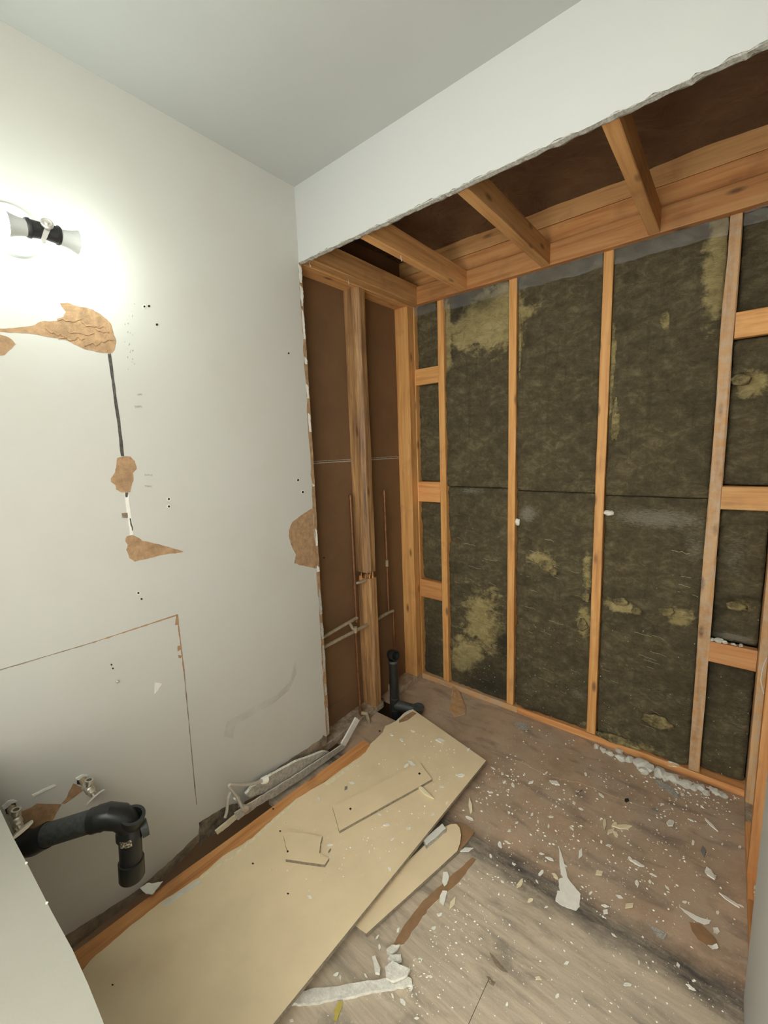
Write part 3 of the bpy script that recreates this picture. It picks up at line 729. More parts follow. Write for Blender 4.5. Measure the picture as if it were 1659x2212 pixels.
# ---- sink drain
P = [Vector((-.03, -1.100, .418)), Vector((.035, -1.088, .438)), Vector((.075, -1.066, .462)), Vector((.090, -1.056, .472)), Vector((.178, -.968, .500)), Vector((.200, -.940, .505))]
sd_ = root('sink_drain', Vector((0, -1.09, .40)))
tag(sd_, 'black plastic sink drain with trap arm and down-turned tee on the left wall', 'drain pipe')
R_ = .028
tube('wall_pipe', [P[0], P[1]], R_, M['absdust'], sd_, 24)
tube('angle_fitting', [P[1]-Vector((.018, .003, .006)), P[1], P[1].lerp(P[2], .5)+Vector((.004, -.003, 0)), P[2], P[3]], [R_*1.10]*5, M['abs'], sd_, 24)
tube('trap_arm', [P[3]-(P[4]-P[3])*.02, P[4]], R_, M['absdust'], sd_, 24)
ad = (P[4]-P[3]).normalized()
lathe('collar', [(0, R_), (0, R_*1.1), (.026, R_*1.1), (.026, R_)], P[4]-ad*.010, ad, M['abs'], sd_)
TC = Vector((.222, -.908, .470))
R_ = .027
el = [P[4]+ad*.012, P[4]+ad*.030+Vector((0, 0, .001)), TC+Vector((-.014, -.014, .020)), TC+Vector((-.004, -.004, .004)), TC+Vector((0, 0, -.018))]
tube('elbow', el, [R_*1.2, R_*1.2, R_*1.2, R_*1.15, R_*1.1], M['abs'], sd_, 24)
up_ax = Vector((.28, .10, .95))
lathe('tee_opening', [(-.03, R_*.9), (-.002, R_*1.12), (.010, R_*1.12), (.010, R_*.82), (-.012, R_*.80), (-.012, 0)], TC+Vector((.010, .006, .016)), up_ax, M['abs'], sd_)
TB = U(285, 1893, 'X', .222)
dn = (TB-TC).normalized(); Lt = (TB-TC).length
tbd = lathe('tee_body', [(0, R_*1.0), (.018, R_*1.22), (.034, R_*1.22), (.036, R_*1.02), (Lt*.66, R_*1.02), (Lt*.665, R_*1.16), (Lt*.97, R_*1.16), (Lt, R_*1.05), (Lt, R_*.85), (Lt-.02, R_*.85), (Lt-.02, 0)], TC+Vector((0, 0, -.004)), dn, M['abs'], sd_, 28)
lathe('clean_out', [(0, R_*.8), (.016, R_*.8), (.016, 0)], TC+Vector((.012, .022, -.032)), (.3, 1, .1), M['absdust'], sd_)
cS = TC+dn*.034+Vector((R_*1.24*.80, -R_*1.24*.60, 0))
bm = bmesh.new(); a0 = math.atan2(-.60, .80); vv = []
for k in range(7):
    an = a0-.42+.84*k/6
    for z in (0, -.019): vv.append(bm.verts.new(TC+dn*.030+Vector((R_*1.25*math.cos(an), R_*1.25*math.sin(an), z+.006))))
for k in range(6): bm.faces.new((vv[2*k], vv[2*k+1], vv[2*k+3], vv[2*k+2]))
st_ = finish(bm, 'printed_sticker', M['sticker'], tbd); st_['label'] = 'small pale printed sticker'

# ---- two shut-off valves
def valve(px, py, label, turn):
    c = U(px, py, 'X', 0.0); r = root('shutoff_valve', c); tag(r, label, 'valve', 'shut-off valves under the former sink')
    tube('stub_pipe', [c+Vector((-.012, 0, 0)), c+Vector((.036, 0, -.002))], .0095, M['copperdust'], r, 16)
    b0 = c+Vector((.034, 0, -.003))
    lathe('compression_nut', [(0, .009), (0, .0135), (.012, .0135), (.013, .010), (.013, 0)], b0, (1, 0, 0), M['brass'], r, 6)
    bd_ = lathe('body', [(0, 0), (0, .011), (.024, .012), (.026, .009), (.036, .008), (.036, 0)], b0+Vector((.010, 0, 0)), (1, 0, 0), M['brass'], r, 18)
    lathe('outlet', [(0, .007), (.012, .008), (.013, .0105), (.024, .0105), (.024, .0065), (.012, .006), (.012, 0)], b0+Vector((.020, 0, .004)), (.1, .15, 1), M['brass'], bd_, 18)
    lathe('packing_nut', [(0, 0), (0, .0095), (.010, .0095), (.010, .004), (.022, .004), (.022, 0)], b0+Vector((.042, 0, -.001)), (1, 0, -.1), M['brass'], bd_, 6)
    hc = b0+Vector((.064, .002, -.004)); q = []
    for k in range(20):
        an = 2*math.pi*k/20; a, b_ = .025*math.cos(an), .0055*math.sin(an)
        q.append(hc+Vector((0, a*math.cos(turn)-b_*math.sin(turn), a*math.sin(turn)+b_*math.cos(turn))))
    slab('oval_handle', q, (.007, 0, 0), M['chrome'], r)
valve(178, 1683, 'metal shut-off valve above the black trap arm, further from the white panel', .35)
valve(24, 1745, 'metal shut-off valve beside the leaning white panel at the left edge', .35)

# ---- white half-height partition in the near left corner (seen from above)
HZ = .72
edge = [U(a, b_, 'Z', HZ) for a, b_ in ((-60,1630),(0,1748),(30,1812),(62,1872),(110,1966),(157,2052),(190,2125),(222,2205),(240,2262))]
e0 = edge[0].lerp(edge[1], -(edge[0].x-.001)/(edge[1].x-edge[0].x)); edge[0] = e0
edge.append(Vector((edge[-1].x+.10, edge[-1].y-.03, HZ)))
hw = [Vector((p.x, p.y, HZ)) for p in edge]+[Vector((edge[-1].x, -1.34, HZ)), Vector((.001, -1.34, HZ))]
wn = struct(slab('wall_near', hw, (0, 0, -HZ+.002), M['panel']), 'low white-painted half wall in the near left corner', 'wall')
for (a, b_) in ((57, 1864), (101, 1950)):
    p = U(a, b_, 'Z', HZ+.0005); q = [p+Vector((.004*math.cos(k)*random.uniform(.5, 1.2), .002*math.sin(k), 0)) for k in (0, 1.2, 2.4, 3.7, 5)]
    slab('paint_chip', q, (0, 0, -.001), M['tornw'], wn)

# ---- copper supply pipes in the left end wall
XP = -.058
def cp(px, py): return U(px, py, 'X', XP)
hot = root('copper_supply_pipe', cp(760, 1380)); tag(hot, 'copper riser left of the bark-edged stud with a brass stub and floor drop', 'pipe')
a, b_ = cp(757, 1070), cp(774, 1335)
b_ = Vector((XP, a.y, b_.z)); j = Vector((XP, a.y, .755))
rs = tube('riser', [j, a], .0075, M['copper'], hot); lathe('end_cap', [(-.02, .009), (0, .009), (.004, .006), (.004, 0)], a, (0, 0, 1), M['copper'], rs, 14)
tube('riser', [j, b_], .0075, M['copper'], hot)
lathe('tee_fitting', [(-.022, .0095), (.022, .0095)], j, (0, 0, 1), M['copper'], hot, 14)
tube('stub_out', [j, j+Vector((.02, .03, .004)), j+Vector((.024, .058, .006))], .0075, M['brass'], hot)
h0 = Vector((XP+.004, -.04, .548)); h1 = Vector((XP+.004, a.y, .570))
tube('branch_pipe', [h0, h1], .0085, M['copperdust'], hot)
lathe('elbow_fitting', [(-.016, .0100), (.016, .0100)], b_, (0, 0, 1), M['copper'], hot, 14)
t0 = Vector((XP+.012, .255, .525))
tube('bridge_pipe', [Vector((XP+.006, .235, .566)), t0], .0085, M['copperdust'], hot)
cold = root('copper_supply_pipe', cp(838, 1330)); tag(cold, 'copper riser right of the bark-edged stud running behind the black drain', 'pipe')
a = cp(830, 1060); e0 = Vector((XP, a.y, .510)); e1 = Vector((XP, .605, .505))
rs = tube('riser', [Vector((XP, a.y, .518)), a], .0075, M['copper'], cold); lathe('end_cap', [(-.02, .009), (0, .009), (.004, .006), (.004, 0)], a, (0, 0, 1), M['copper'], rs, 14)
lathe('coupling', [(-.018, .0095), (.018, .0095)], Vector((XP, a.y, .80)), (0, 0, 1), M['copperdust'], cold, 14)
tube('branch_pipe', [Vector((XP+.018, -.04, .512)), Vector((XP+.018, .40, .512)), e0, e1], .0085, M['copperdust'], cold)
tube('drop_pipe', [e1+Vector((0, 0, .004)), Vector((XP, e1.y, .04))], .0075, M['copper'], cold)
tube('drop_pipe', [Vector((XP+.022, .262, .525)), Vector((XP+.022, .268, .05)), Vector((XP+.030, .272, .036))], .0075, M['copper'], cold)
lathe('tee_fitting', [(-.014, .0115), (.014, .0115)], Vector((XP+.020, .262, .520)), (0, 0, 1), M['copperdust'], cold, 14)
tube('elbow_fitting', [Vector((XP+.028, .270, .052)), Vector((XP+.052, .285, .050)), Vector((XP+.060, .288, .020)), Vector((XP+.064, .290, -.03))], .0105, M['copperdust'], cold)

# ---- tub drain and overflow
dx, dy = .045, .462
td = root('tub_drain', Vector((dx, dy, 0))); tag(td, 'black plastic tub drain standpipe rising from the floor hole', 'drain pipe')
rp = .0255
spp = tube('standpipe', [(dx, dy, -.10), (dx, dy, .295)], rp, M['abs'], td, 24)
lathe('overflow_collar', [(0, rp), (0, rp*1.10), (.008, rp*1.12), (.012, rp*1.02)], (dx, dy, .280), (0, 0, 1), M['absdust'], td)
lathe('overflow_elbow', [(-.028, 0), (-.028, rp*.9), (-.018, rp*1.12), (.020, rp*1.15), (.020, rp*.92), (.000, rp*.85), (.000, 0)], (dx+.002, dy, .322), (.85, -.1, .12), M['abs'], td)
lathe('ring', [(-.003, rp), (-.003, rp*1.06), (.003, rp*1.06), (.003, rp)], (dx, dy, .072), (0, 0, 1), M['absdust'], spp)
lathe('ring', [(-.003, rp), (-.003, rp*1.10), (.003, rp*1.10), (.003, rp)], (dx, dy, .004), (0, 0, 1), M['absdust'], spp)
lathe('tee_fitting', [(-.035, rp*1.06), (.035, rp*1.06)], (dx, dy, .034), (0, 0, 1), M['abs'], td)
tube('shoe_pipe', [(dx+.005, dy, .034), (dx+.075, dy+.018, .030), (dx+.115, dy+.030, .028)], rp*.98, M['absdust'], td, 22)
lathe('drain_shoe', [(-.018, 0), (-.018, rp*1.0), (.000, rp*1.2), (.012, rp*1.25), (.012, rp*.8), (.004, rp*.7), (.004, 0)], (dx+.135, dy+.036, .036), (.15, -.10, 1), M['absdust'], td)

# ---- long timber along the wall
tl = U(161, 2053, 'Z', .036); th = U(775, 1605, 'Z', .036)
dt = (th-tl).normalized(); nx = Vector((dt.y, -dt.x, 0))
tb = lumber('timber', tl-dt*.35+nx*.070-Vector((0, 0, .0185)), th+dt*.03+nx*.070-Vector((0, 0, .0185)), .140, .035, M['woodred'], None, (0, 0, 1), wob=.003, seg=30, seed=70)
tag(tb, 'long reddish timber lying beside the left wall under the large board', 'timber')

# ---- boards on the floor
def zp(l, z): return [U(a, b_, 'Z', z) for a, b_ in l]
left = [(893,1533),(875,1540),(855,1558),(832,1568),(828,1580),(800,1607),(790,1625),(770,1640),(740,1660),(700,1690),(640,1725),(590,1768),(545,1810),(480,1850),(430,1895),(345,1950),(270,2010),(195,2075)]
zt = .052
lp = zp(left, zt); rp_ = zp([(1050,1643)], zt)
def rough_open(p, amp, seed, n):
    rr = random.Random(seed); out = []
    for a, b_ in zip(p, p[1:]):
        d = b_-a; nn = Vector((d.y, -d.x, 0)).normalized(); k = max(1, min(n, int(d.length/.006)))
        out += [a]+[a+d*(q/k)+nn*rr.uniform(-amp, amp) for q in range(1, k)]
    return out+[p[-1]]
poly = [lp[0]]+rough_open(lp[1:], .0022, 71, 6)
near = [Vector((.132, -1.06, zt)), Vector((.150, -1.34, zt)), Vector((.612, -1.34, zt)), U(590, 2212, 'Z', zt)]
poly = poly+near+rp_
# drop the closing subdivision that rough_poly adds between last and first
bbd = slab('drywall_board', poly, (0, 0, -.0127), M['board'], None, M['boardedge'])
tag(bbd, 'large tan drywall board lying across the floor and timber', 'drywall board')
cz = zt+.0006
slab('torn_corner', rough_poly(zp([(891,1537),(900,1541),(880,1556),(862,1561),(862,1556),(876,1545)], cz), .001, 72, 3, 'Z'), (0, 0, -.0006), M['torn'], bbd)
slab('torn_corner', rough_poly(zp([(893,1532),(886,1537),(870,1546),(858,1560),(855,1559),(872,1541),(884,1534)], cz+.0006), .001, 73, 3, 'Z'), (0, 0, -.0012), M['tornw'], bbd)
for l in ([(430,1895),(500,1848),(545,1812),(590,1770),(640,1728),(643,1731),(594,1773),(548,1816),(503,1852),(436,1897)], [(700,1692),(740,1664),(770,1645),(778,1640),(765,1655),(735,1676),(708,1697)], [(352,1953),(390,1925),(428,1902),(436,1905),(395,1932),(358,1958)]):
    slab('paper_flap', rough_poly(zp(l, cz), .0012, 74, 3, 'Z'), (0, 0, -.0006), M['tornw'] if l[0][0] == 352 else M['flakey'], bbd)
for (a, b_) in ((605, 1795), (622, 1930), (546, 1865), (243, 2127), (590, 1747), (820, 1549+30)):
    q = zp([(a-2.5, b_), (a, b_-2), (a+3, b_), (a, b_+2.5)], cz); slab('nick', q, (0, 0, -.0006), M['hole'], bbd)

z1 = zt+.011
o1 = slab('board_offcut', rough_poly(zp([(718,1742),(760,1722),(907,1648),(933,1683),(900,1702),(733,1795)], z1), .0006, 75, 6, 'Z'), (0, 0, -.0105), M['board'], None, M['boardedge'])
tag(o1, 'rectangular tan drywall offcut lying on the large board', 'drywall offcut')
for (a, b_) in ((757, 1747), (906, 1671)):
    slab('screw_hole', zp([(a-3, b_), (a, b_-3), (a+3, b_), (a, b_+3)], z1+.0004), (0, 0, -.0004), M['hole'], o1)
o2 = slab('board_offcut', rough_poly(zp([(612,1803),(630,1796),(696,1806),(692,1822),(690,1842),(703,1851),(711,1853),(701,1868),(617,1856),(621,1840)], z1), .0006, 76, 5, 'Z'), (0, 0, -.0105), M['board'], None, M['boardedge'])
tag(o2, 'small notched tan drywall offcut on the large board near the sink drain', 'drywall offcut')
slab('screw_hole', zp([(619,1838), (622,1836), (624,1839), (621,1842)], z1+.0004), (0, 0, -.0004), M['hole'], o2)

b2 = slab('board_strip', rough_poly(zp([(960,1786),(975,1780),(986,1780),(993,1788),(996,1803),(994,1820),(988,1838),(791,2017),(763,1996),(800,1950),(880,1860)], .022), .0006, 77, 5, 'Z'), (0, 0, -.0105), M['board'], None, M['boardedge'])
tag(b2, 'narrow tan board strip with a rounded end beside the large board', 'drywall offcut')
b3 = slab('board_strip', rough_poly(zp([(975,1776),(1000,1780),(1025,1797),(1010,1818),(992,1838),(800,2005),(770,1985),(900,1850)], .0105), .0012, 78, 5, 'Z'), (0, 0, -.0100), M['brownpaper'], None, M['boardedge'])
tag(b3, 'brown-faced board strip lying beneath the rounded tan strip', 'drywall offcut')
gc = slab('gypsum_chunk', rough_poly(zp([(915,1815),(955,1779),(963,1790),(921,1826)], .037), .0018, 79, 6, 'Z'), (0, 0, -.0150), M['tornw'], None, M['gyps'])
tag(gc, 'crumbly pale gypsum stick resting on the rounded tan strip', 'gypsum piece')
bp = slab('paper_strip', rough_poly(zp([(1020,1852),(1029,1857),(992,1905),(927,1962),(907,1990),(872,2040),(850,2040),(880,1990),(915,1945),(960,1905)], .0022), .002, 80, 6, 'Z'), (0, 0, -.0018), M['brownpaper'], None, M['tornw'])
tag(bp, 'long torn strip of brown paper lying on the front plywood', 'paper strip')
ws = slab('plaster_strip', rough_poly(zp([(630,2147),(667,2137),(742,2127),(807,2118),(872,2105),(889,2114),(890,2127),(830,2137),(755,2153),(674,2166),(630,2168)], .009), .0025, 81, 6, 'Z'), (0, 0, -.0085), M['gypsw'], None, M['gypsw'])
tag(ws, 'long white plaster strip on the floor by the large board edge', 'plaster strip')

# ---- loose strips, hose at the wall base
s1 = slab('drywall_strip', rough_poly([U(a, b_, 'X', .050) for a, b_ in ((508,1757),(535,1738),(590,1705),(650,1668),(742,1607),(746,1615),(655,1681),(592,1722),(555,1742),(515,1772))], .002, 82, 6), (-.010, 0, -.004), M['strip'], None, M['gypsw'])
tag(s1, 'long thin broken drywall strip leaning along the foot of the left wall', 'drywall strip')
slab('bent_end', rough_poly([U(a, b_, 'X', .052) for a, b_ in ((738,1607),(746,1613),(777,1556),(769,1550)) ], .001, 83, 4), (-.008, 0, 0), M['tornw'], s1)
s2 = slab('drywall_strip', rough_poly([U(a, b_, 'X', .030) for a, b_ in ((531,1716),(545,1700),(590,1672),(640,1645),(700,1623),(712,1625),(690,1642),(640,1674),(575,1712),(540,1723))], .0015, 84, 6), (-.011, 0, .002), M['strip'], None, M['gypsw'])
tag(s2, 'shorter grey drywall strip wedged between the wall foot and hose', 'drywall strip')
s3 = slab('wood_sliver', rough_poly([U(a, b_, 'X', .020) for a, b_ in ((466,1796),(520,1752),(528,1756),(490,1788),(470,1803))], .001, 85, 5), (-.008, 0, 0), M['flakey'])
tag(s3, 'pale wooden sliver at the wall foot under the hose', 'wood scrap')
ho = root('supply_hose', U(520, 1740, 'X', .06)); tag(ho, 'kinked braided steel supply hose with end nuts at the wall foot', 'hose')
def hp(l, x=.075): return [U(a, b_, 'X', x) for a, b_ in l]
def smooth_pts(p, n=5):
    out = []
    for i in range(len(p)-1):
        p0, p1, p2, p3 = p[max(i-1, 0)], p[i], p[i+1], p[min(i+2, len(p)-1)]
        for k in range(n):
            t = k/n
            out.append(.5*((2*p1)+(p2-p0)*t+(2*p0-5*p1+4*p2-p3)*t*t+(3*p1-p0-3*p2+p3)*t**3))
    return out+[p[-1]]
tube('braided_hose', smooth_pts(hp([(568,1686),(545,1693),(520,1695),(500,1694),(494,1698),(500,1706),(512,1722),(524,1745),(532,1752)])), .0058, M['braid'], ho, 10)
n0, n1 = hp([(566, 1687), (586, 1679)])
lathe('end_nut', [(0, .006), (0, .0120), (.022, .0145), (.022, .0110), (.006, .010), (.006, 0)], n0, n1-n0, M['flakew'], ho, 18)
n0, n1 = hp([(524, 1744), (543, 1748)])
lathe('end_nut', [(0, .006), (0, .011), (.022, .012), (.022, .006), (.022, 0)], n0, n1-n0, M['chrome'], ho, 6)
h2 = root('supply_hose', U(490, 1750, 'X', .045)); tag(h2, 'short curled metal hose tail left of the kinked hose', 'hose')
tube('hose_tail', smooth_pts(hp([(512,1728),(502,1712),(496,1716),(492,1730),(490,1752),(486,1766)], .05)), .0055, M['braid'], h2, 10)
lathe('end_nut', [(0, .0), (0, .009), (.020, .009), (.020, 0)], U(508, 1722, 'X', .055), (0, .6, -.8), M['tornw'], h2, 6)

# ---- paddle-shaped scrap against the plate
pa = [U(a, b_, 'Z', .001) for a, b_ in ((1004,1533),(1002,1544),(981,1549),(972,1532))]
top = [U(a, b_, 'Y', D1-.012) for a, b_ in ((977,1485),(986,1492))]
pd = slab('board_scrap', [pa[3], pa[2], pa[1], pa[0], top[1].lerp(pa[0], .35)+Vector((.004, 0, .002)), top[1], top[0]], (.004, .008, .004), M['wooddust'])
tag(pd, 'paddle-shaped brown scrap leaning on the bottom plate of the back wall', 'board scrap')

# ---- white wire loop at the right stud
wy = tube('wire', smooth_pts([Vector((XR-.002, .44, .76)), Vector((XR-.008, .45, .72)), Vector((XR-.010, .44, .68)), Vector((XR-.002, .42, .65))]), .0012, M['white_enamel'], None, 6)
tag(wy, 'thin white wire loop hanging at the right-hand stud', 'wire')

# ---- plaster rubble
rub_mesh = []
for k in range(5):
    bm = bmesh.new(); bmesh.ops.create_icosphere(bm, subdivisions=2, radius=1)
    for v in bm.verts:
        q = 1+.5*fbm(v.co*1.3+Vector((k*7.7, 0, 0)), 3); v.co = Vector((v.co.x*q, v.co.y*q*.8, v.co.z*q*.55))
    me = bpy.data.meshes.new('plaster_lump'); bm.to_mesh(me); bm.free(); me.materials.append(M['gypsw']); rub_mesh.append(me)
def lump(p, r, k, name='plaster_lump'):
    o = bpy.data.objects.new(name, rub_mesh[k % 5]); COL.objects.link(o)
    o.scale = (r, r, r); o.rotation_euler = (0, 0, k*1.3); o.location = (p.x, p.y, p.z+r*.45)
    return o
px2m = lambda p: max(.3, (p-CAM).dot(FW))/FPX
for i, (a, b_, r) in enumerate(((1341,1638,12),(1359,1641,10),(1338,1624,9),(1385,1650,17),(1402,1658,14),(1391,1666,12),(1424,1670,15),(1452,1681,15),(1482,1694,14),(1303,1621,8),(1318,1628,9),(1288,1613,7),(1512,1702,12),(1525,1713,9),(1543,1709,10),(1563,1719,9),(1437,1680,10),(1467,1690,10),(1497,1702,9))):
    p = U(a, b_+r*.3, 'Z', 0); o = lump(p, r*px2m(p)*.95, i)
    tag(o, 'largest white plaster lump in the rubble row along the bottom plate' if i == 3 else 'leftmost small plaster lump of the rubble row along the bottom plate' if i == 11 else 'white plaster lump in the rubble row along the bottom plate', 'plaster lump', 'plaster rubble along the back wall plate')
for i, (a, b_, r) in enumerate(((1553,1372,10),(1537,1374,7),(1566,1378,7),(1602,1379,6),(1585,1382,5))):
    p = U(a, b_+r*.6, 'Y', D1+.016); p.z = .623; o = lump(p, r*px2m(p)*.9, i+3)
    tag(o, 'plaster crumb piled on the lowest right-hand blocking', 'plaster lump', 'plaster crumbs on the blocking')
for i, (a, b_, r) in enumerate(((1636,1893,5),(1640,1884,4),(1637,1900,5),(1642,1876,3))):
    p = U(a, b_, 'X', XR+.02); p.z = .038; o = lump(p, r*px2m(p), i+1)
    tag(o, 'small plaster crumb on the right wall plate', 'plaster lump', 'plaster crumbs on the right plate')

# ---- named flakes and scraps on the floor
def flake(name, l, z, mt, label, cat, seed, t=.0012, curl=.004):
    p = rough_poly(zp(l, z), .0012, seed, 4, 'Z')
    c = sum(p, Vector())/len(p); rr = max((q-c).length for q in p)
    bm = bmesh.new(); a = [bm.verts.new(q) for q in p]; f = bm.faces.new(a)
    bmesh.ops.triangulate(bm, faces=[f]); bmesh.ops.subdivide_edges(bm, edges=bm.edges, cuts=2, use_grid_fill=True)
    for v in bm.verts: v.co.z += curl*((v.co-c).length/rr)**2*(0.6+.8*noise.noise(v.co*30+Vector((seed, 0, 0))))
    geo = bmesh.ops.extrude_face_region(bm, geom=bm.faces[:])
    for v in geo['geom']:
        if isinstance(v, bmesh.types.BMVert): v.co.z += t
    bmesh.ops.recalc_face_normals(bm, faces=bm.faces)
    return tag(finish(bm, name, mt), label, cat)
c6 = lambda l: crop(1150, 1780, .1507, l)
flake('paint_flake', c6([(380,340),(440,500),(490,700),(500,760),(570,860),(640,950),(690,1010),(680,1100),(680,1190),(620,1250),(540,1220),(430,1180),(330,1110),(355,960),(395,960),(380,880),(380,790),(440,770),(405,720),(390,600)]), .0015, M['flakew'], 'large white paint flake with a long spike across the dark floor stain', 'paint flake', 90)
flake('paint_flake', c6([(275,710),(320,710),(370,770),(370,810),(330,790)]), .0015, M['flakey'], 'cream chip tucked against the large spiked paint flake', 'paint flake', 91)
flake('paint_flake', crop(1300, 1700, .205, [(815,1270),(900,1310),(1020,1370),(1150,1415),(1130,1450),(1080,1455),(1000,1420),(930,1370)]), .0015, M['flakew'], 'long white wedge-shaped paint flake near the right wall', 'paint flake', 92)
flake('paper_scrap', [(1488,1992),(1512,1996),(1530,2012),(1547,2032),(1550,2042),(1530,2046),(1508,2030),(1495,2012)], .0012, M['brownpaper'], 'oval brown paper scrap beneath the wedge-shaped flake', 'paper scrap', 93, curl=.001)
flake('paint_flake', [(1401,1997),(1420,2006),(1440,2018),(1434,2031),(1420,2024)], .0015, M['gyps'], 'grey triangular flake left of the oval brown scrap', 'paint flake', 94)
flake('paint_flake', [(1540,2004),(1550,2004),(1555,2014),(1550,2020),(1542,2014)], .0015, M['flakew'], 'white flake above the right end of the oval brown scrap', 'paint flake', 95)
flake('paint_flake', [(1528,2044),(1548,2040),(1552,2049),(1540,2052)], .0035, M['flakew'], 'white flake at the lower tip of the oval brown scrap', 'paint flake', 96)
flake('board_scrap', [(1412,1684),(1438,1692),(1455,1704),(1468,1725),(1458,1724),(1440,1708),(1424,1700)], .002, M['gyps'], 'grey wedge shard below the plaster rubble row', 'board scrap', 97)
flake('board_scrap', [(1108,1562),(1125,1560),(1145,1568),(1140,1578),(1122,1576)], .002, M['gyps'], 'grey shard on the alcove floor below the third stud', 'board scrap', 98)
flake('paint_flake', [(957,1885),(966,1884),(970,1895),(966,1910),(960,1916),(955,1905)], .0045, M['flakew'], 'white flake above the brown paper strip', 'paint flake', 99)
flake('paint_flake', [(956,1925),(966,1926),(962,1945),(958,1958),(949,1950),(950,1938)], .0045, M['flakew'], 'white sliver below the brown paper strip', 'paint flake', 100)
flake('straw', [(733,2164),(741,2166),(736,2185),(728,2208),(720,2206),(724,2190),(720,2186)], .002, simple('yellow_straw', (.55, .44, .10), .7), 'yellow straw-like sliver on the front plywood', 'wood scrap', 101)
flake('gypsum_chunk', [(835,2055),(846,2045),(864,2046),(858,2056),(848,2064),(836,2064)], .004, M['gypsw'], 'white plaster chip at the end of the brown paper strip', 'gypsum piece', 102, .006)
flake('gypsum_chunk', [(843,2068),(866,2068),(868,2080),(852,2084),(838,2080)], .004, M['gypsw'], 'white plaster block just above the plaster strip', 'gypsum piece', 103, .010)
flake('gypsum_chunk', [(804,2072),(811,2070),(822,2095),(820,2108),(811,2106)], .013, M['gypsw'], 'upright white plaster sliver on the plaster strip', 'gypsum piece', 104, .008)
flake('gypsum_chunk', [(832,2095),(848,2080),(866,2090),(886,2100),(880,2112),(850,2124),(835,2118)], .0125, M['gypsw'], 'pale crumbled heap on the right end of the plaster strip', 'gypsum piece', 105, .008)
flake('foam_scrap', [(303,1921),(318,1910),(336,1909),(352,1906),(340,1920),(330,1934),(315,1932)], .052, M['flakew'], 'white scrap on the timber under the sink drain', 'paint flake', 106, .003)
nl = tube('nail', [U(1246, 1715, 'Z', .004), U(1258, 1706, 'Z', .004)], .0014, M['metalbead'], None, 6); tag(nl, 'dark nail lying on the dusty alcove floor', 'nail')
kn = flake('wood_plug', [(1350,1727),(1357,1726),(1359,1731),(1353,1734),(1349,1731)], .0015, M['hole'], 'small black plug on the alcove floor near the rubble', 'wood scrap', 107, .004, 0)

LAB = {(1198,1692): 'triangular white chip in the dusty patch right of the large board', (1376,1866): 'long white chip in the middle of the brown alcove floor',
 (1448,1780): 'white sliver on the brown floor below the grey wedge shard', (1535,1782): 'white chip nearest the right wall below the rubble row',
 (1534,1889): 'large white chip near the right wall above the wedge-shaped flake', (1575,1946): 'white splinter closest to the right wall beside the wedge-shaped flake',
 (1345,1788): 'long cream stick at the right of the cream chip cluster', (1294,1887): 'cream sliver right of the spike of the large paint flake', (1359,1958): 'cream chip between the large paint flake and the wedge-shaped flake',
 (1519,1841): 'grey chip near the right wall on the brown alcove floor', (1413,1751): 'grey chip on the brown alcove floor right of the black plug',
 (1016,1743): 'long cream chip beside the right edge of the large board', (1008,1837): 'white chip beside the end of the brown-faced strip', (978,1952): 'cream stick beside the brown paper strip',
 (1123,1910): 'cream chip left of the large spiked paint flake', (1145,1946): 'cream chip below the large spiked paint flake at its left', (1163,2114): 'cream chip on the front plywood near the dark floor stains',
 (916,1712): 'long cream drywall sliver below the rectangular offcut', (951,1601): 'largest white chip at the far end of the large tan board', (889,1650): 'white crumbled chip at the far corner of the rectangular offcut',
 (747,1703): 'grey crumb left of the rectangular offcut on the large board', (712,1838): 'grey crumb beside the notched offcut on the large board'}
# ---- small chips (individuals)
chip_mesh = {}
def chip_me(kind, k):
    key = (kind, k)
    if key in chip_mesh: return chip_mesh[key]
    rr = random.Random(k*17+len(kind)); n = rr.choice((4, 5, 6)); asp = rr.uniform(.35, .8)
    bm = bmesh.new(); q = []
    for i in range(n):
        an = 2*math.pi*i/n+rr.uniform(-.3, .3); q.append(Vector((math.cos(an)*.5, math.sin(an)*.5*asp, rr.uniform(0, .06))))
    bm_slab(bm, q, (0, 0, .10)); me = bpy.data.meshes.new('plaster_chip'); bm.to_mesh(me); bm.free()
    me.materials.append(M['flakey' if kind == 'y' else 'flakew' if kind == 'w' else 'gyps']); chip_mesh[key] = me; return me
def chip(i, a, b_, s, kind, z, label, group, needle=1.0):
    p = U(a, b_, 'Z', z); o = bpy.data.objects.new('plaster_chip', chip_me(kind, i % 9)); COL.objects.link(o)
    q = s*px2m(p)*1.15
    o.location = p; o.scale = (q*needle, q/needle, q); o.rotation_euler = (0, random.uniform(-.1, .1), random.uniform(0, 6.28))
    return tag(o, LAB.get((a, b_), label), 'chip', group)
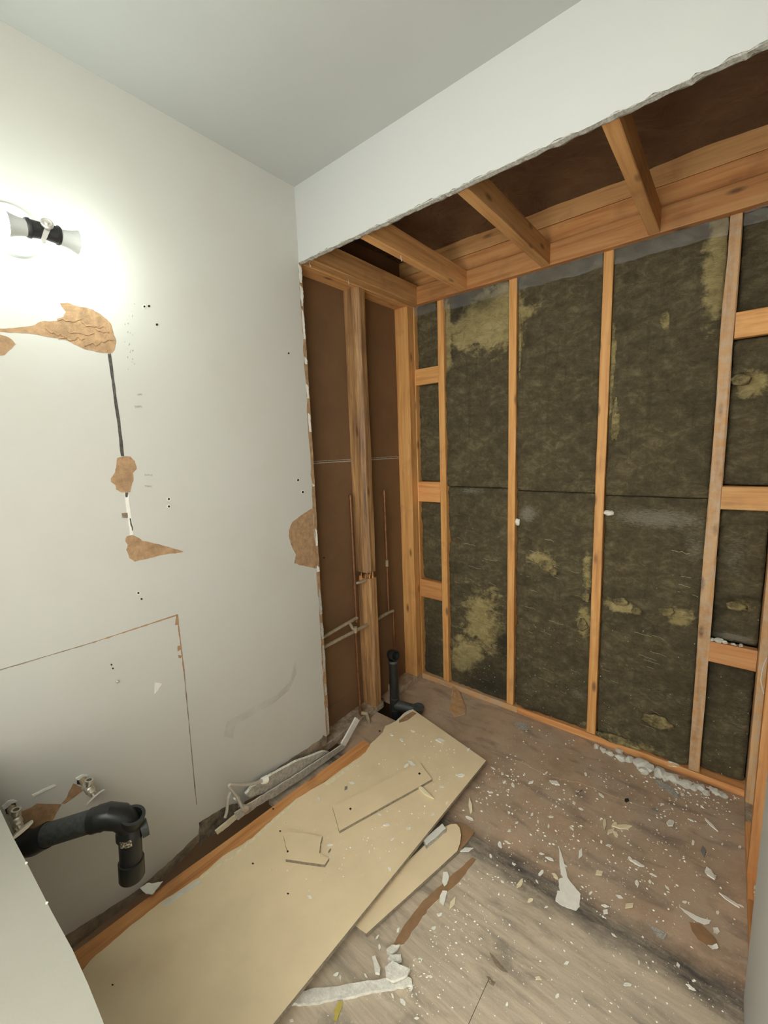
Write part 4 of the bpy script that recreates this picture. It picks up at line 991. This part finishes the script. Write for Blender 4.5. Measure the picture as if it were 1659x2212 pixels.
AL = [(1198,1692,20,'w'),(1147,1691,14,'w'),(1299,1719,12,'w'),(1306,1782,22,'y'),(1327,1783,16,'y'),(1319,1797,18,'y'),(1330,1803,14,'y'),(1345,1788,26,'y'),(1315,1827,12,'w'),(1254,1845,18,'w'),(1376,1866,24,'w'),(1362,1857,12,'w'),(1187,1856,16,'w'),(1169,1887,16,'w'),(1294,1887,18,'y'),(1080,1826,14,'w'),(1108,1697,12,'w'),(1149,1760,10,'w'),(1109,1867,8,'w'),(1185,1785,10,'w'),(1448,1780,22,'w'),(1535,1782,20,'w'),(1497,1821,12,'w'),(1519,1841,20,'g'),(1534,1889,26,'w'),(1376,1909,14,'w'),(1441,1918,10,'w'),(1338,1938,12,'w'),(1359,1958,24,'y'),(1575,1946,22,'w'),(1492,1772,10,'w'),(1411,1891,12,'w'),(1308,1971,14,'w'),(1479,1949,9,'w'),(1413,1751,16,'g'),(1307,1958,14,'w'),(1090,1690,9,'w'),(1162,1775,9,'w'),(1235,1790,9,'w'),(1170,1845,10,'w'),(1220,1870,9,'w'),(1240,1735,10,'w'),(1255,1748,9,'w'),(1190,1765,10,'w'),(1116,1778,9,'w'),(1100,1795,9,'w'),(1560,1824,8,'w'),(1598,1830,8,'w'),(1600,1957,10,'w'),(1462,1712,8,'w'),(1474,1717,10,'w'),(1430,1738,8,'w'),(1060,1712,9,'w'),(1065,1660,10,'w'),(1085,1672,9,'w'),(1180,1670,9,'w'),(1265,1673,9,'w'),(1160,1905,9,'w'),(1276,1930,10,'w'),(1404,1905,9,'w'),(1550,1972,9,'w')]
for i, (a, b_, s, k) in enumerate(AL):
    if k == 'y': lb, gp = 'cream drywall chip in the cluster amid the brown alcove floor', 'cream chips on the alcove floor'
    elif k == 'g': lb, gp = 'dull grey plaster chip on the brown alcove floor', 'grey chips on the alcove floor'
    else: lb, gp = 'small white plaster chip scattered on the brown alcove floor', 'white chips on the alcove floor'
    chip(i, a, b_, s, k, .0015, lb, gp, 1.45 if s > 17 and i % 2 else 1.0)
FR = [(1016,1743,26,'y'),(1014,1769,16,'w'),(1008,1837,20,'w'),(1123,1910,18,'y'),(1145,1946,14,'y'),(1224,2081,12,'w'),(1163,2114,12,'y'),(1492,2134,16,'w'),(1204,2152,10,'w'),(1326,2021,10,'w'),(1355,2128,16,'w'),(978,1952,20,'y'),(948,1977,9,'w'),(820,2046,10,'w'),(815,2025,10,'w'),(630,2205,10,'w'),(848,2152,10,'w'),(870,2165,14,'w'),(889,2135,14,'w'),(908,2072,9,'w'),(930,2110,8,'w'),(937,2005,10,'w'),(951,1976,10,'w'),(900,2200,10,'w'),(1085,1905,8,'w'),(1096,1820,12,'w'),(1060,1850,9,'w'),(1180,1960,9,'w'),(1380,2080,9,'w'),(1465,2085,10,'w'),(1095,2170,8,'w'),(726,2106,12,'w'),(735,2112,10,'w'),(860,2010,10,'w'),(790,2108,10,'w')]
for i, (a, b_, s, k) in enumerate(FR):
    if k == 'y': lb, gp = 'cream drywall chip on the pale front plywood', 'cream chips on the front plywood'
    else: lb, gp = 'small white plaster chip on the pale front plywood', 'white chips on the front plywood'
    chip(i+3, a, b_, s, k, .0015, lb, gp, 1.4 if s > 17 else 1.0)
BD = [(951,1601,18,'w'),(868,1599,12,'w'),(846,1588,10,'w'),(892,1580,10,'w'),(1012,1620,10,'w'),(916,1712,32,'y'),(996,1676,14,'w'),(835,1783,14,'w'),(848,1814,9,'w'),(669,1938,10,'w'),(842,1878,9,'w'),(689,1726,9,'w'),(760,1692,12,'w'),(747,1703,11,'g'),(889,1650,18,'w'),(878,1655,12,'w'),(713,1826,12,'w'),(712,1838,9,'g'),(880,1790,8,'w'),(935,1760,8,'w'),(955,1700,9,'w'),(965,1735,8,'w'),(885,1790,8,'w'),(798,1840,7,'w'),(820,1760,8,'w')]
for i, (a, b_, s, k) in enumerate(BD):
    lb, gp = ('dark grey crumb on the large tan board', 'grey crumbs on the large board') if k == 'g' else ('long cream drywall sliver on the large tan board', None) if k == 'y' else ('small white plaster chip on the large tan board', 'white chips on the large board')
    chip(i+5, a, b_, s, k, zt+.001, lb, gp, 1.5 if s > 25 else 1.0)

# ---- fine crumbs nobody could count
def crumbs(name, region, n, z, label, smax, seed, mt):
    rr = random.Random(seed); bm = bmesh.new()
    for i in range(n):
        cx, cy, sx, sy = rr.choice(region); a, b_ = rr.gauss(cx, sx), rr.gauss(cy, sy)
        p = U(a, b_, 'Z', z)
        if seed == 1 and p.y < .004 or seed == 2 and (p.y > -.002 or p.x < .80 and p.y > -.52): continue
        if z < .03 and (p.x < .66 or p.x > XR-.01 or p.y > D1-.01 or p.y < -1.2): continue
        if z > .03 and not (.19 < p.x < .60 and -.9 < p.y < .33): continue
        s = px2m(p)*smax*(rr.random()**2*.8+.2); an = rr.uniform(0, 6.28); c, q = math.cos(an)*s, math.sin(an)*s; k = rr.uniform(.3, .9)
        v = [bm.verts.new((p.x+c, p.y+q, p.z)), bm.verts.new((p.x-q*k, p.y+c*k, p.z)), bm.verts.new((p.x-c, p.y-q, p.z)), bm.verts.new((p.x+q*k, p.y-c*k, p.z)), bm.verts.new((p.x, p.y, p.z+s*.6))]
        for e in ((0, 1, 4), (1, 2, 4), (2, 3, 4), (3, 0, 4)): bm.faces.new([v[t] for t in e])
    return tag(finish(bm, name, mt), label, 'debris', None, 'stuff')
crumbs('plaster_crumbs', [(1150,1740,90,60),(1300,1850,120,80),(1200,1850,90,60),(1450,1820,90,70),(1350,1960,120,60),(1250,1690,130,40),(1080,1690,40,30),(1500,1730,60,25),(1130,1600,60,30),(1420,1690,90,16),(1550,1715,40,12),(950,1480,40,12)], 1500, .0003, 'fine white plaster crumbs strewn over the brown alcove floor', 3.6, 1, M['flakew'])
crumbs('plaster_crumbs', [(1000,1980,70,60),(870,2120,60,40),(1200,2100,150,70),(1450,2120,90,60),(950,2060,60,60),(1050,1880,60,50)], 600, .0003, 'fine white plaster crumbs sprinkled over the pale front plywood', 3.6, 2, M['flakew'])
crumbs('plaster_crumbs', [(880,1660,60,60),(930,1720,50,50),(830,1780,60,60),(950,1600,50,30),(720,1830,60,50)], 420, zt+.0004, 'fine white plaster crumbs sprinkled on the large tan board', 3.0, 3, M['flakew'])
